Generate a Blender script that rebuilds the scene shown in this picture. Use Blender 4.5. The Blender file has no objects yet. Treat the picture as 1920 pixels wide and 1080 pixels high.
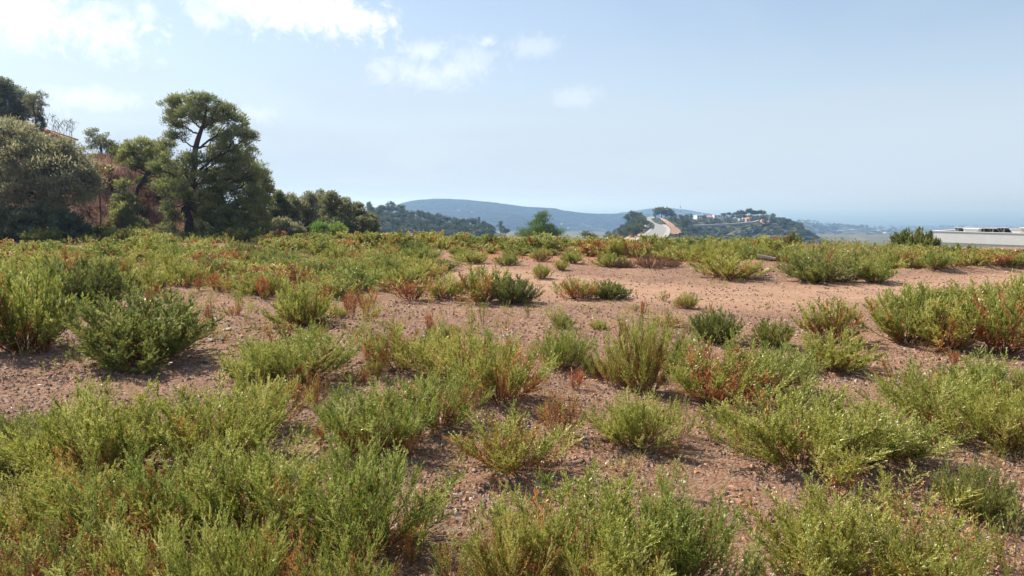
import bpy, math, random
import numpy as np
from mathutils import Vector, Matrix

R = math.radians
scene = bpy.context.scene
COL = scene.collection

# ----------------------------------------------------------------- camera
F_PX = 1371.0            # focal length in photograph pixels (1920 wide)
CAM_H = 3.0
PITCH = math.atan((540 - 382) / F_PX)
cam_d = bpy.data.cameras.new("camera")
cam = bpy.data.objects.new("camera", cam_d)
COL.objects.link(cam)
cam.location = (0, 0, CAM_H)
cam.rotation_euler = (R(90) - PITCH, 0, 0)
cam_d.sensor_width = 36.0
cam_d.lens = 36.0 * F_PX / 1920.0
cam_d.clip_start = 0.05
cam_d.clip_end = 200000.0
scene.camera = cam

# ----------------------------------------------------------------- sky and sun
SUN_EL, SUN_AZ = R(47), R(-53)       # azimuth from +Y, negative = to the left
world = bpy.data.worlds.new("World")
scene.world = world
world.use_nodes = True
wn, wl = world.node_tree.nodes, world.node_tree.links
wn.clear()


def wnode(t, **kw):
    n = wn.new(t)
    for k, v in kw.items():
        setattr(n, k, v)
    return n


def wmath(op, a, b=None, c=None, clamp=False):
    n = wn.new('ShaderNodeMath')
    n.operation = op
    n.use_clamp = clamp
    for i, v in enumerate((a, b, c)):
        if v is None:
            continue
        if isinstance(v, (int, float)):
            n.inputs[i].default_value = v
        else:
            wl.new(v, n.inputs[i])
    return n.outputs[0]


def px_dir(u, v):
    x, y = (u - 960) / F_PX, (540 - v) / F_PX
    c, s = math.cos(PITCH), math.sin(PITCH)
    d = Vector((x, c + y * s, -s + y * c))
    return d


sky = wnode('ShaderNodeTexSky', sky_type='NISHITA', sun_disc=False)
sky.sun_elevation = SUN_EL
sky.sun_rotation = SUN_AZ
sky.altitude = 250.0
sky.air_density = 1.0
sky.dust_density = 1.2
sky.ozone_density = 1.0
SKY_STRENGTH = 0.077
bg = wnode('ShaderNodeBackground')
bg.inputs[1].default_value = SKY_STRENGTH
wout = wnode('ShaderNodeOutputWorld')
tc = wnode('ShaderNodeTexCoord')
sep = wnode('ShaderNodeSeparateXYZ')
wl.new(tc.outputs['Generated'], sep.inputs[0])
# thin high veil: noise on a flat sheet of air seen in perspective
zc = wmath('MAXIMUM', sep.outputs[2], 0.0)
zq = wmath('ADD', zc, 0.12)
px_ = wmath('DIVIDE', sep.outputs[0], zq)
py_ = wmath('DIVIDE', sep.outputs[1], zq)
comb = wnode('ShaderNodeCombineXYZ')
wl.new(px_, comb.inputs[0])
wl.new(py_, comb.inputs[1])


def wnoise(vec, scale, detail, rough, dist=0.0):
    n = wnode('ShaderNodeTexNoise')
    n.inputs['Scale'].default_value = scale
    n.inputs['Detail'].default_value = detail
    n.inputs['Roughness'].default_value = rough
    n.inputs['Distortion'].default_value = dist
    wl.new(vec, n.inputs['Vector'])
    return n.outputs[0]


def wramp(v, a, b):
    n = wnode('ShaderNodeMapRange')
    n.interpolation_type = 'SMOOTHSTEP'
    n.inputs[1].default_value = a
    n.inputs[2].default_value = b
    wl.new(v, n.inputs[0])
    return n.outputs[0]


veil = wramp(wnoise(comb.outputs[0], 0.55, 7, 0.55, 0.6), 0.35, 0.80)
veil = wmath('MULTIPLY_ADD', veil, 0.36, 0.18)
lowair = wmath('SUBTRACT', 1.0, wramp(sep.outputs[2], -0.02, 0.30))
veil = wmath('ADD', veil, wmath('MULTIPLY', lowair, 0.78), clamp=True)
# scattered fair weather clouds, thinning with distance from the sun's side
cum = wnoise(comb.outputs[0], 1.15, 9, 0.58, 0.15)
cum_far = wramp(cum, 0.64, 0.76)
hi = wramp(sep.outputs[2], 0.27, 0.45)
cum_far = wmath('MULTIPLY', cum_far, hi)
# the clouds that stand over the field: soft ellipses broken up by noise
fine = wnoise(tc.outputs['Generated'], 16.0, 10, 0.64, 0.35)
fine2 = wmath('SUBTRACT', fine, 0.5)
fine3 = wmath('SUBTRACT', wnoise(tc.outputs['Generated'], 48.0, 8, 0.66, 0.6), 0.5)
total = cum_far
CLOUDS = [  # u, v, half width, half height, weight
    (40, 12, 150, 45, 1.0), (150, 50, 85, 42, 1.0), (30, 62, 70, 26, 0.55), (205, 18, 30, 16, .6),
    (490, 8, 75, 32, 0.95), (590, 25, 110, 38, 1.05), (680, 33, 45, 20, .9), (400, 20, 36, 30, 0.55),
    (795, 96, 38, 17, 0.46), (835, 135, 85, 24, 0.42), (880, 112, 40, 24, .32), (1003, 88, 40, 17, 0.26),
    (1070, 182, 36, 15, 0.22), (490, 217, 28, 14, 0.25), (272, 20, 18, 22, .5), (190, 185, 95, 16, .42), (915, 78, 16, 8, .5)]
for (u, v, hw, hh, wgt) in CLOUDS:
    d = px_dir(u, v).normalized()
    right = Vector((d.y, -d.x, 0)).normalized()
    up = right.cross(d).normalized()
    if up.z < 0:
        up = -up
    dl = px_dir(u, v).length
    a = hw / F_PX / dl
    b = hh / F_PX / dl

    def dotn(vec):
        n = wnode('ShaderNodeVectorMath', operation='DOT_PRODUCT')
        wl.new(tc.outputs['Generated'], n.inputs[0])
        n.inputs[1].default_value = vec
        return n.outputs['Value']
    ex = wmath('MULTIPLY', dotn(right), 1 / a)
    ey = wmath('MULTIPLY', dotn(up), 1 / b)
    rr = wmath('SQRT', wmath('ADD', wmath('MULTIPLY', ex, ex), wmath('MULTIPLY', ey, ey)))
    front = wmath('GREATER_THAN', dotn(d), 0.0)
    body = wmath('SUBTRACT', 1.0, rr)
    body = wmath('ADD', body, wmath('ADD', wmath('MULTIPLY', fine2, 4.2), wmath('MULTIPLY', fine3, 3.6)))
    m = wmath('MULTIPLY', wmath('MULTIPLY', wramp(body, -0.75, 1.15), front), wgt)
    total = wmath('MAXIMUM', total, m)
low_band = wramp(wnoise(tc.outputs['Generated'], 3.0, 4, .5), .4, .7)
mixv = wnode('ShaderNodeMix', data_type='RGBA')
mixv.inputs[7].default_value = (4.3, 5.05, 5.85, 1)
wl.new(sky.outputs[0], mixv.inputs[6])
wl.new(veil, mixv.inputs[0])
mixc = wnode('ShaderNodeMix', data_type='RGBA')
mixc.inputs[7].default_value = (8.2, 8.3, 8.4, 1)
wl.new(mixv.outputs[2], mixc.inputs[6])
wl.new(wmath('MULTIPLY', total, 0.9, clamp=True), mixc.inputs[0])
wl.new(mixc.outputs[2], bg.inputs[0])
wl.new(bg.outputs[0], wout.inputs[0])

sun_d = bpy.data.lights.new("sun", 'SUN')
sun_d.energy = 4.7
sun_d.angle = R(0.55)
sun_d.color = (1.0, 0.93, 0.82)
sun = bpy.data.objects.new("sun", sun_d)
COL.objects.link(sun)
to_sun = Vector((math.sin(SUN_AZ) * math.cos(SUN_EL), math.cos(SUN_AZ) * math.cos(SUN_EL), math.sin(SUN_EL)))
sun.rotation_euler = to_sun.to_track_quat('Z', 'Y').to_euler()
sun.location = (-30, 20, 60)

vs = scene.view_settings
vs.view_transform = 'Standard'
vs.look = 'None'
vs.gamma = 1.0
vs.use_curve_mapping = False
vs.exposure = 1.0
cy = scene.cycles
cy.max_bounces = 5
cy.diffuse_bounces = 4
cy.glossy_bounces = 2
cy.transmission_bounces = 4
cy.transparent_max_bounces = 6
cy.volume_bounces = 0
cy.use_denoising = True
cy.use_adaptive_sampling = False
cy.sample_clamp_indirect = 6.0

# ----------------------------------------------------------------- numbers
rng = np.random.default_rng(7)
random.seed(7)


def hash2(ix, iy, seed):
    h = (ix.astype(np.int64) * 374761393 + iy.astype(np.int64) * 668265263 + seed * 1442695041) & 0xFFFFFFFF
    h = ((h ^ (h >> 13)) * 1274126177) & 0xFFFFFFFF
    h = h ^ (h >> 16)
    return (h & 0xFFFFFF) / float(0xFFFFFF)


def vnoise(x, y, seed=0):
    x = np.asarray(x, float)
    y = np.asarray(y, float)
    ix, iy = np.floor(x), np.floor(y)
    fx, fy = x - ix, y - iy
    fx = fx * fx * (3 - 2 * fx)
    fy = fy * fy * (3 - 2 * fy)
    a = hash2(ix, iy, seed)
    b = hash2(ix + 1, iy, seed)
    c = hash2(ix, iy + 1, seed)
    d = hash2(ix + 1, iy + 1, seed)
    return (a * (1 - fx) + b * fx) * (1 - fy) + (c * (1 - fx) + d * fx) * fy


def fbm(x, y, seed=0, oct=4):
    s, a, t = 0.0, 0.5, 0.0
    x = np.asarray(x, float)
    y = np.asarray(y, float)
    for i in range(oct):
        s = s + a * vnoise(x * 2 ** i, y * 2 ** i, seed + i * 17)
        t += a
        a *= 0.5
    return s / t - 0.5          # about -0.5 .. 0.5


def sstep(a, b, x):
    t = np.clip((np.asarray(x, float) - a) / (b - a), 0, 1)
    return t * t * (3 - 2 * t)


def at_depth(u, v, D):
    """point seen at pixel (u, v) at forward distance D along +Y"""
    d = px_dir(u, v)
    t = D / d.y
    return Vector((d.x * t, D, CAM_H + d.z * t))


def at_ground(u, v, z=0.0):
    d = px_dir(u, v)
    t = (z - CAM_H) / d.z
    return Vector((d.x * t, d.y * t, z))


def poly_dist(x, y, pts):
    """distance to a polyline (numpy) """
    x = np.asarray(x, float)
    y = np.asarray(y, float)
    best = np.full(np.broadcast(x, y).shape, 1e9)
    for (ax, ay), (bx, by) in zip(pts[:-1], pts[1:]):
        dx, dy = bx - ax, by - ay
        t = np.clip(((x - ax) * dx + (y - ay) * dy) / (dx * dx + dy * dy), 0, 1)
        best = np.minimum(best, np.hypot(x - ax - t * dx, y - ay - t * dy))
    return best


def gpts(pxs):
    return [tuple(at_ground(u, v)[:2]) for u, v in pxs]


LEDGE = gpts([(395, 612), (470, 600), (560, 598), (640, 606), (672, 640), (655, 668)])
BERM = gpts([(1380, 512), (1500, 520), (1640, 517), (1760, 511), (1920, 505), (2150, 498)])
MOUND = tuple(at_ground(1425, 500)[:2])
TRACK = gpts([(2150, 520), (1920, 530), (1700, 545), (1400, 555), (1150, 545), (900, 520), (780, 500)])


def gz(x, y):
    x = np.asarray(x, float)
    y = np.asarray(y, float)
    r = np.hypot(x, y)
    z = 0.22 * fbm(x / 9.0, y / 9.0, 3, 3) + 0.07 * fbm(x / 1.3, y / 1.3, 9, 3) * np.clip(40 / (r + 1), 0, 1)
    tr = sstep(5.0, 2.0, poly_dist(x, y, TRACK))
    z = z * (1 - 0.6 * tr)
    z = z - 0.05 * np.exp(-((np.abs(poly_dist(x, y, TRACK) - .9) / .32) ** 2))
    z = z + 0.20 * np.exp(-(poly_dist(x, y, LEDGE) / 0.5) ** 2) * (0.6 + fbm(x / .5, y / .5, 21, 3))
    z = z + 0.30 * np.exp(-(poly_dist(x, y, BERM) / 0.8) ** 2) * (0.8 + 1.2 * fbm(x / .8, y / .8, 23, 3))
    z = z + 0.32 * np.exp(-(np.hypot((x - MOUND[0]) / 1.5, (y - MOUND[1]) / 1.2)) ** 2) * (1 + .8 * fbm(x / .4, y / .4, 27, 3))
    # edge of the levelled ground, then the slope down into the valley
    ye = 67 + 6 * fbm(x / 18, x * 0 + 3.1, 31, 2) - 17 * sstep(2, 14, x)
    s = np.clip(y - ye, 0, None)
    rr = np.clip(np.hypot(x, y) - 70, 0, None)
    side = np.clip(np.abs(x) - 75, 0, None)
    fall = np.maximum(s, np.where(x > 75, side, 0))
    depth = 80 * (1 - np.exp(-fall * 0.55 / 80))
    far = 130 * sstep(1800, 5600, r)
    z_low = -depth - far
    # bank on the left, with its own level top
    d = (x + 30) * -0.42 + (y - 60) * 0.907 - 2.2 + 3 * fbm(x / 7, y / 7, 41, 3)
    h = 7.2 * sstep(0, 19, d) + np.clip(d - 14, 0, 60) * 0.05
    h = h + np.where(d > 0, 0.8 * fbm(x / 3, y / 3, 43, 4), 0) * sstep(0, 5, d)
    k = sstep(-15, -25, x + 0.6 * (y - 60)) * sstep(210, 140, y)
    bank = h * k
    z = np.where(k > 0, z * 1 + bank + z_low * (1 - k), z + z_low)
    return z


def gz1(x, y):
    return float(gz(np.array([x]), np.array([y]))[0])


# ----------------------------------------------------------------- materials
def new_mat(name):
    m = bpy.data.materials.new(name)
    m.use_nodes = True
    m.node_tree.nodes.clear()
    return m, m.node_tree.nodes, m.node_tree.links


def N(nodes, t, **kw):
    n = nodes.new(t)
    for k, v in kw.items():
        setattr(n, k, v)
    return n


def ramp_node(nodes, stops):
    r = nodes.new('ShaderNodeValToRGB')
    el = r.color_ramp.elements
    while len(el) < len(stops):
        el.new(0.5)
    for e, (p, c) in zip(el, stops):
        e.position = p
        e.color = (*c, 1)
    return r


def leaf_mat(name, stops, trans=0.38, gloss=0.03, hue=0.03, val=0.25):
    m, n, l = new_mat(name)
    att = N(n, 'ShaderNodeAttribute', attribute_name='tone')
    rp = ramp_node(n, stops)
    l.new(att.outputs['Fac'], rp.inputs[0])
    oi = N(n, 'ShaderNodeObjectInfo')
    hsv = N(n, 'ShaderNodeHueSaturation')
    mh = N(n, 'ShaderNodeMath', operation='MULTIPLY_ADD')
    l.new(oi.outputs['Random'], mh.inputs[0])
    mh.inputs[1].default_value = hue
    mh.inputs[2].default_value = 0.5 - hue / 2
    mv = N(n, 'ShaderNodeMath', operation='MULTIPLY_ADD')
    l.new(oi.outputs['Random'], mv.inputs[0])
    mv.inputs[1].default_value = -val
    mv.inputs[2].default_value = 1 + val / 2
    l.new(mh.outputs[0], hsv.inputs['Hue'])
    l.new(mv.outputs[0], hsv.inputs['Value'])
    l.new(rp.outputs[0], hsv.inputs['Color'])
    di = N(n, 'ShaderNodeBsdfDiffuse')
    tr = N(n, 'ShaderNodeBsdfTranslucent')
    gl = N(n, 'ShaderNodeBsdfGlossy')
    gl.inputs['Roughness'].default_value = 0.32
    l.new(hsv.outputs[0], di.inputs[0])
    l.new(hsv.outputs[0], tr.inputs[0])
    m1 = N(n, 'ShaderNodeMixShader')
    m1.inputs[0].default_value = trans
    l.new(di.outputs[0], m1.inputs[1])
    l.new(tr.outputs[0], m1.inputs[2])
    m2 = N(n, 'ShaderNodeMixShader')
    m2.inputs[0].default_value = gloss
    l.new(m1.outputs[0], m2.inputs[1])
    l.new(gl.outputs[0], m2.inputs[2])
    o = N(n, 'ShaderNodeOutputMaterial')
    l.new(m2.outputs[0], o.inputs[0])
    return m


def plain_mat(name, c1, c2, scale=4.0, rough=0.85, bump=0.0, spec=0.25, coord='Object', detail=6):
    m, n, l = new_mat(name)
    t = N(n, 'ShaderNodeTexCoord')
    no = N(n, 'ShaderNodeTexNoise')
    no.inputs['Scale'].default_value = scale
    no.inputs['Detail'].default_value = detail
    no.inputs['Roughness'].default_value = 0.62
    l.new(t.outputs[coord], no.inputs['Vector'])
    rp = ramp_node(n, [(0.3, c1), (0.7, c2)])
    l.new(no.outputs[0], rp.inputs[0])
    b = N(n, 'ShaderNodeBsdfPrincipled')
    b.inputs['Roughness'].default_value = rough
    b.inputs['Specular IOR Level'].default_value = spec
    l.new(rp.outputs[0], b.inputs['Base Color'])
    if bump:
        bp = N(n, 'ShaderNodeBump')
        bp.inputs['Strength'].default_value = bump
        bp.inputs['Distance'].default_value = 0.05
        l.new(no.outputs[0], bp.inputs['Height'])
        l.new(bp.outputs[0], b.inputs['Normal'])
    o = N(n, 'ShaderNodeOutputMaterial')
    l.new(b.outputs[0], o.inputs[0])
    return m


M = {}
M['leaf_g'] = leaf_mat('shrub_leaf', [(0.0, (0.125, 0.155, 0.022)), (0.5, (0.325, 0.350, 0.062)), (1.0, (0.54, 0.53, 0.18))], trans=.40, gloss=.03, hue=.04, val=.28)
M['leaf_d'] = leaf_mat('grey_shrub_leaf', [(0.0, (0.095, 0.120, 0.024)), (0.6, (0.215, 0.245, 0.056)), (1.0, (0.37, 0.38, 0.13))], trans=.36, hue=.03, val=.25)
M['leaf_dry'] = leaf_mat('dry_leaf', [(0.0, (0.14, 0.055, 0.028)), (0.5, (0.41, 0.160, 0.052)), (1.0, (0.64, 0.33, 0.12))], trans=.3, hue=.03, val=.3)
M['leaf_brown'] = leaf_mat('brown_bush_leaf', [(0.0, (0.10, 0.048, 0.030)), (0.5, (0.22, 0.105, 0.06)), (1.0, (0.36, 0.19, 0.11))], trans=.25)
M['straw'] = leaf_mat('straw_grass', [(0.0, (0.30, 0.19, 0.09)), (0.5, (0.45, 0.32, 0.16)), (1.0, (0.58, 0.46, 0.27))], trans=.3)
M['litter'] = leaf_mat('dry_litter', [(0.0, (0.10, 0.055, 0.035)), (0.5, (0.30, 0.17, 0.095)), (1.0, (0.52, 0.38, 0.24))], trans=.1)
M['bank_grass'] = leaf_mat('bank_dry_grass', [(0.0, (0.12, 0.07, 0.048)), (0.5, (0.23, 0.135, 0.088)), (1.0, (0.40, 0.27, 0.175))], trans=.25)
M['pine'] = leaf_mat('pine_needles', [(0.0, (0.105, 0.125, 0.055)), (0.5, (0.195, 0.215, 0.078)), (1.0, (0.37, 0.38, 0.11))], trans=.46, hue=.02, val=.2)
M['oak'] = leaf_mat('oak_leaf', [(0.0, (0.088, 0.102, 0.050)), (0.6, (0.172, 0.188, 0.085)), (1.0, (0.31, 0.32, 0.165))], trans=.44, hue=.03, val=.3)
M['olive'] = leaf_mat('olive_leaf', [(0.0, (0.140, 0.142, 0.078)), (0.6, (0.26, 0.258, 0.135)), (1.0, (0.41, 0.39, 0.21))], trans=.46)
M['feather'] = leaf_mat('feathery_leaf', [(0.0, (0.06, 0.12, 0.035)), (0.6, (0.13, 0.22, 0.06)), (1.0, (0.22, 0.30, 0.10))], trans=.35)
M['lime'] = leaf_mat('lime_leaf', [(0.0, (0.10, 0.19, 0.03)), (1.0, (0.27, 0.40, 0.08))], trans=.4)
M['hedge'] = leaf_mat('hedge_leaf', [(0.0, (0.06, 0.085, 0.02)), (1.0, (0.22, 0.27, 0.06))], trans=.3)
M['fartree'] = leaf_mat('far_tree_leaf', [(0.0, (0.055, 0.078, 0.032)), (0.6, (0.125, 0.155, 0.062)), (1.0, (0.22, 0.245, 0.11))], trans=.3, hue=.03, val=.45)
M['stem'] = plain_mat('woody_stem', (0.085, 0.05, 0.032), (0.20, 0.12, 0.07), 20)
M['bark'] = plain_mat('bark', (0.035, 0.026, 0.022), (0.10, 0.075, 0.06), 6, bump=.6)
M['rock'] = plain_mat('rock', (0.18, 0.108, 0.072), (0.37, 0.235, 0.16), 9, bump=.4)
M['rock_pale'] = plain_mat('pale_rock', (0.30, 0.245, 0.20), (0.46, 0.39, 0.325), 9, bump=.3)
M['rock_orange'] = plain_mat('orange_rock', (0.28, 0.145, 0.08), (0.46, 0.265, 0.16), 9, bump=.3)
M['rock_dark'] = plain_mat('dark_rock', (0.09, 0.07, 0.065), (0.19, 0.15, 0.135), 9, bump=.4)
M['white'] = plain_mat('white_render', (0.68, 0.67, 0.65), (0.76, 0.75, 0.73), 1.2, rough=.8)
M['cream'] = plain_mat('cream_render', (0.60, 0.50, 0.38), (0.70, 0.60, 0.48), 1.2)
M['tile'] = plain_mat('terracotta', (0.40, 0.19, 0.075), (0.56, 0.30, 0.13), 5, bump=.2)
M['metal'] = plain_mat('grey_metal', (0.42, 0.42, 0.42), (0.55, 0.55, 0.54), 3, rough=.45, spec=.5)
M['panel'] = plain_mat('panel_back', (0.06, 0.05, 0.05), (0.12, 0.09, 0.08), 3, rough=.5)
M['asphalt'] = plain_mat('asphalt', (0.17, 0.165, 0.165), (0.25, 0.245, 0.24), .12, rough=.9)
M['concrete'] = plain_mat('pale_concrete', (0.27, 0.25, 0.225), (0.36, 0.33, 0.295), .3)
M['glass'] = plain_mat('window_glass', (0.03, 0.04, 0.05), (0.06, 0.07, 0.08), 1, rough=.15, spec=.6)
M['redpaint'] = plain_mat('red_paint', (0.45, 0.06, 0.04), (0.55, 0.09, 0.06), 1)
M['redsoil'] = plain_mat('cut_soil', (0.24, 0.135, 0.085), (0.43, 0.265, 0.17), .16, bump=.3)

# gravelly ground
gm, n, l = new_mat('gravelly_ground')
t = N(n, 'ShaderNodeTexCoord')


def gnoise(scale, detail=6, rough=.6, dist=0.0):
    k = N(n, 'ShaderNodeTexNoise')
    k.inputs['Scale'].default_value = scale
    k.inputs['Detail'].default_value = detail
    k.inputs['Roughness'].default_value = rough
    k.inputs['Distortion'].default_value = dist
    l.new(t.outputs['Object'], k.inputs['Vector'])
    return k.outputs[0]


def gmix(a, b, fac, mode='MIX'):
    k = N(n, 'ShaderNodeMix', data_type='RGBA', blend_type=mode)
    for sock, val in ((k.inputs[6], a), (k.inputs[7], b), (k.inputs[0], fac)):
        if isinstance(val, (tuple, list)):
            sock.default_value = (*val, 1)
        elif isinstance(val, (int, float)):
            sock.default_value = val
        else:
            l.new(val, sock)
    return k.outputs[2]


def gmap(v, a, b, c=0.0, d=1.0):
    k = N(n, 'ShaderNodeMapRange')
    k.inputs[1].default_value, k.inputs[2].default_value = a, b
    k.inputs[3].default_value, k.inputs[4].default_value = c, d
    l.new(v, k.inputs[0])
    return k.outputs[0]


base = gmix((0.205, 0.110, 0.068), (0.370, 0.213, 0.130), gmap(gnoise(0.45, 7, .62), .35, .65))
base = gmix(base, (0.42, 0.215, 0.115), gmap(gnoise(0.16, 5, .6, .4), .50, .70, 0, .6))
arust = N(n, 'ShaderNodeAttribute', attribute_name='rust')
base = gmix(base, (0.50, 0.235, 0.12), gmap(arust.outputs['Fac'], 0, 1, 0, .8))
vor = N(n, 'ShaderNodeTexVoronoi')
vor.inputs['Scale'].default_value = 26
vor.inputs['Randomness'].default_value = 1.0
l.new(t.outputs['Object'], vor.inputs['Vector'])
sepc = N(n, 'ShaderNodeSeparateColor')
l.new(vor.outputs['Color'], sepc.inputs[0])
base = gmix(base, (0.44, 0.315, 0.235), gmap(sepc.outputs[0], .62, 1.0, 0, .7))
base = gmix(base, (0.10, 0.068, 0.055), gmap(sepc.outputs[1], .66, 1.0, 0, .85))
vor2 = N(n, 'ShaderNodeTexVoronoi')
vor2.inputs['Scale'].default_value = 11
l.new(t.outputs['Object'], vor2.inputs['Vector'])
sepd = N(n, 'ShaderNodeSeparateColor')
l.new(vor2.outputs['Color'], sepd.inputs[0])
base = gmix(base, (0.42, 0.315, 0.24), gmap(sepd.outputs[0], .80, 1.0, 0, .7))
base = gmix(base, (0.115, 0.075, 0.058), gmap(gnoise(5.5, 7, .72), .52, .70, 0, .6))
base = gmix(base, (0.36, 0.145, 0.075), gmap(sepc.outputs[2], .78, 1.0, 0, .6))
speck = gnoise(60, 4, .7)
base = gmix(base, (0.10, 0.07, 0.055), gmap(speck, .56, .74, 0, .55))
atr = N(n, 'ShaderNodeAttribute', attribute_name='track')
trk = gmix((0.47, 0.285, 0.178), (0.37, 0.222, 0.145), gmap(gnoise(1.1, 6, .6), .4, .65))
trk = gmix(trk, (0.24, 0.16, 0.125), gmap(gnoise(26, 4, .7), .53, .75, 0, .65))
arut = N(n, 'ShaderNodeAttribute', attribute_name='rut')
trk = gmix(trk, (0.54, 0.35, 0.235), gmap(arut.outputs['Fac'], 0, 1, 0, .75))
base = gmix(base, trk, gmap(atr.outputs['Fac'], 0.15, 0.85, 0, .85))
abk = N(n, 'ShaderNodeAttribute', attribute_name='bank')
bnk = gmix((0.11, 0.062, 0.045), (0.30, 0.140, 0.080), gmap(gnoise(.5, 7, .65), .38, .66))
base = gmix(base, bnk, abk.outputs['Fac'])
afa = N(n, 'ShaderNodeAttribute', attribute_name='valley')
val_c = gmix((0.060, 0.075, 0.032), (0.20, 0.145, 0.085), gmap(gnoise(.03, 8, .65), .45, .68))
base = gmix(base, val_c, afa.outputs['Fac'])
pb = N(n, 'ShaderNodeBsdfPrincipled')
pb.inputs['Roughness'].default_value = 0.95
pb.inputs['Specular IOR Level'].default_value = 0.15
l.new(base, pb.inputs['Base Color'])
hsum = N(n, 'ShaderNodeMath', operation='ADD')
hv = N(n, 'ShaderNodeMath', operation='MULTIPLY')
l.new(vor.outputs['Distance'], hv.inputs[0])
hv.inputs[1].default_value = -0.5
l.new(hv.outputs[0], hsum.inputs[0])
l.new(gnoise(34, 6, .7), hsum.inputs[1])
bp = N(n, 'ShaderNodeBump')
bp.inputs['Strength'].default_value = 0.9
bp.inputs['Distance'].default_value = 0.08
l.new(hsum.outputs[0], bp.inputs['Height'])
l.new(bp.outputs[0], pb.inputs['Normal'])
o = N(n, 'ShaderNodeOutputMaterial')
l.new(pb.outputs[0], o.inputs[0])
M['ground'] = gm


def scrub_mat(name, green, dark, soil, scale, soil_amt=.62, patch=.08, bstr=1.0):
    m, n, l = new_mat(name)
    t = N(n, 'ShaderNodeTexCoord')

    def no(s, d, r=.6):
        k = N(n, 'ShaderNodeTexNoise')
        k.inputs['Scale'].default_value = s
        k.inputs['Detail'].default_value = d
        k.inputs['Roughness'].default_value = r
        l.new(t.outputs['Object'], k.inputs['Vector'])
        return k.outputs[0]
    v = N(n, 'ShaderNodeTexVoronoi')
    v.inputs['Scale'].default_value = scale
    l.new(t.outputs['Object'], v.inputs['Vector'])
    r1 = ramp_node(n, [(0.25, dark), (0.75, green)])
    l.new(no(scale * .5, 6, .7), r1.inputs[0])
    mr = N(n, 'ShaderNodeMapRange')
    mr.inputs[1].default_value, mr.inputs[2].default_value = soil_amt, soil_amt + .14
    l.new(no(scale * patch, 7, .65), mr.inputs[0])
    mx = N(n, 'ShaderNodeMix', data_type='RGBA')
    l.new(mr.outputs[0], mx.inputs[0])
    l.new(r1.outputs[0], mx.inputs[6])
    mx.inputs[7].default_value = (*soil, 1)
    b = N(n, 'ShaderNodeBsdfPrincipled')
    b.inputs['Roughness'].default_value = 1
    b.inputs['Specular IOR Level'].default_value = .05
    l.new(mx.outputs[2], b.inputs['Base Color'])
    bp = N(n, 'ShaderNodeBump')
    bp.inputs['Strength'].default_value = bstr
    bp.inputs['Distance'].default_value = 1.2 / scale
    inv = N(n, 'ShaderNodeMath', operation='MULTIPLY')
    inv.inputs[1].default_value = -1.0
    l.new(v.outputs['Distance'], inv.inputs[0])
    l.new(inv.outputs[0], bp.inputs['Height'])
    l.new(bp.outputs[0], b.inputs['Normal'])
    o = N(n, 'ShaderNodeOutputMaterial')
    l.new(b.outputs[0], o.inputs[0])
    return m


M['scrub_far'] = scrub_mat('far_scrub', (0.032, 0.044, 0.030), (0.018, 0.026, 0.020), (0.20, 0.15, 0.115), .035, .63, .1, .45)
M['scrub_mid'] = scrub_mat('mid_scrub', (0.095, 0.105, 0.050), (0.045, 0.050, 0.028), (0.34, 0.21, 0.135), .16, .50, .12)
M['scrub_hill'] = scrub_mat('hill_scrub', (0.085, 0.10, 0.050), (0.040, 0.048, 0.028), (0.34, 0.20, 0.13), .12, .60, .12)
M['coast'] = scrub_mat('coast_scrub', (0.09, 0.105, 0.06), (0.045, 0.055, 0.035), (0.42, 0.36, 0.31), .02, .55, .3)

sm, n, l = new_mat('sea_water')
b = N(n, 'ShaderNodeBsdfPrincipled')
b.inputs['Base Color'].default_value = (0.035, 0.085, 0.13, 1)
b.inputs['Roughness'].default_value = 0.35
b.inputs['IOR'].default_value = 1.33
t = N(n, 'ShaderNodeTexCoord')
mp = N(n, 'ShaderNodeMapping')
mp.inputs['Scale'].default_value = (0.00012, 0.0011, 1)
l.new(t.outputs['Object'], mp.inputs[0])
k = N(n, 'ShaderNodeTexNoise')
k.inputs['Scale'].default_value = 1.0
k.inputs['Detail'].default_value = 5
l.new(mp.outputs[0], k.inputs['Vector'])
mr = N(n, 'ShaderNodeMapRange')
mr.inputs[3].default_value, mr.inputs[4].default_value = .2, .6
l.new(k.outputs[0], mr.inputs[0])
l.new(mr.outputs[0], b.inputs['Roughness'])
o = N(n, 'ShaderNodeOutputMaterial')
l.new(b.outputs[0], o.inputs[0])
M['sea'] = sm


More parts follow.
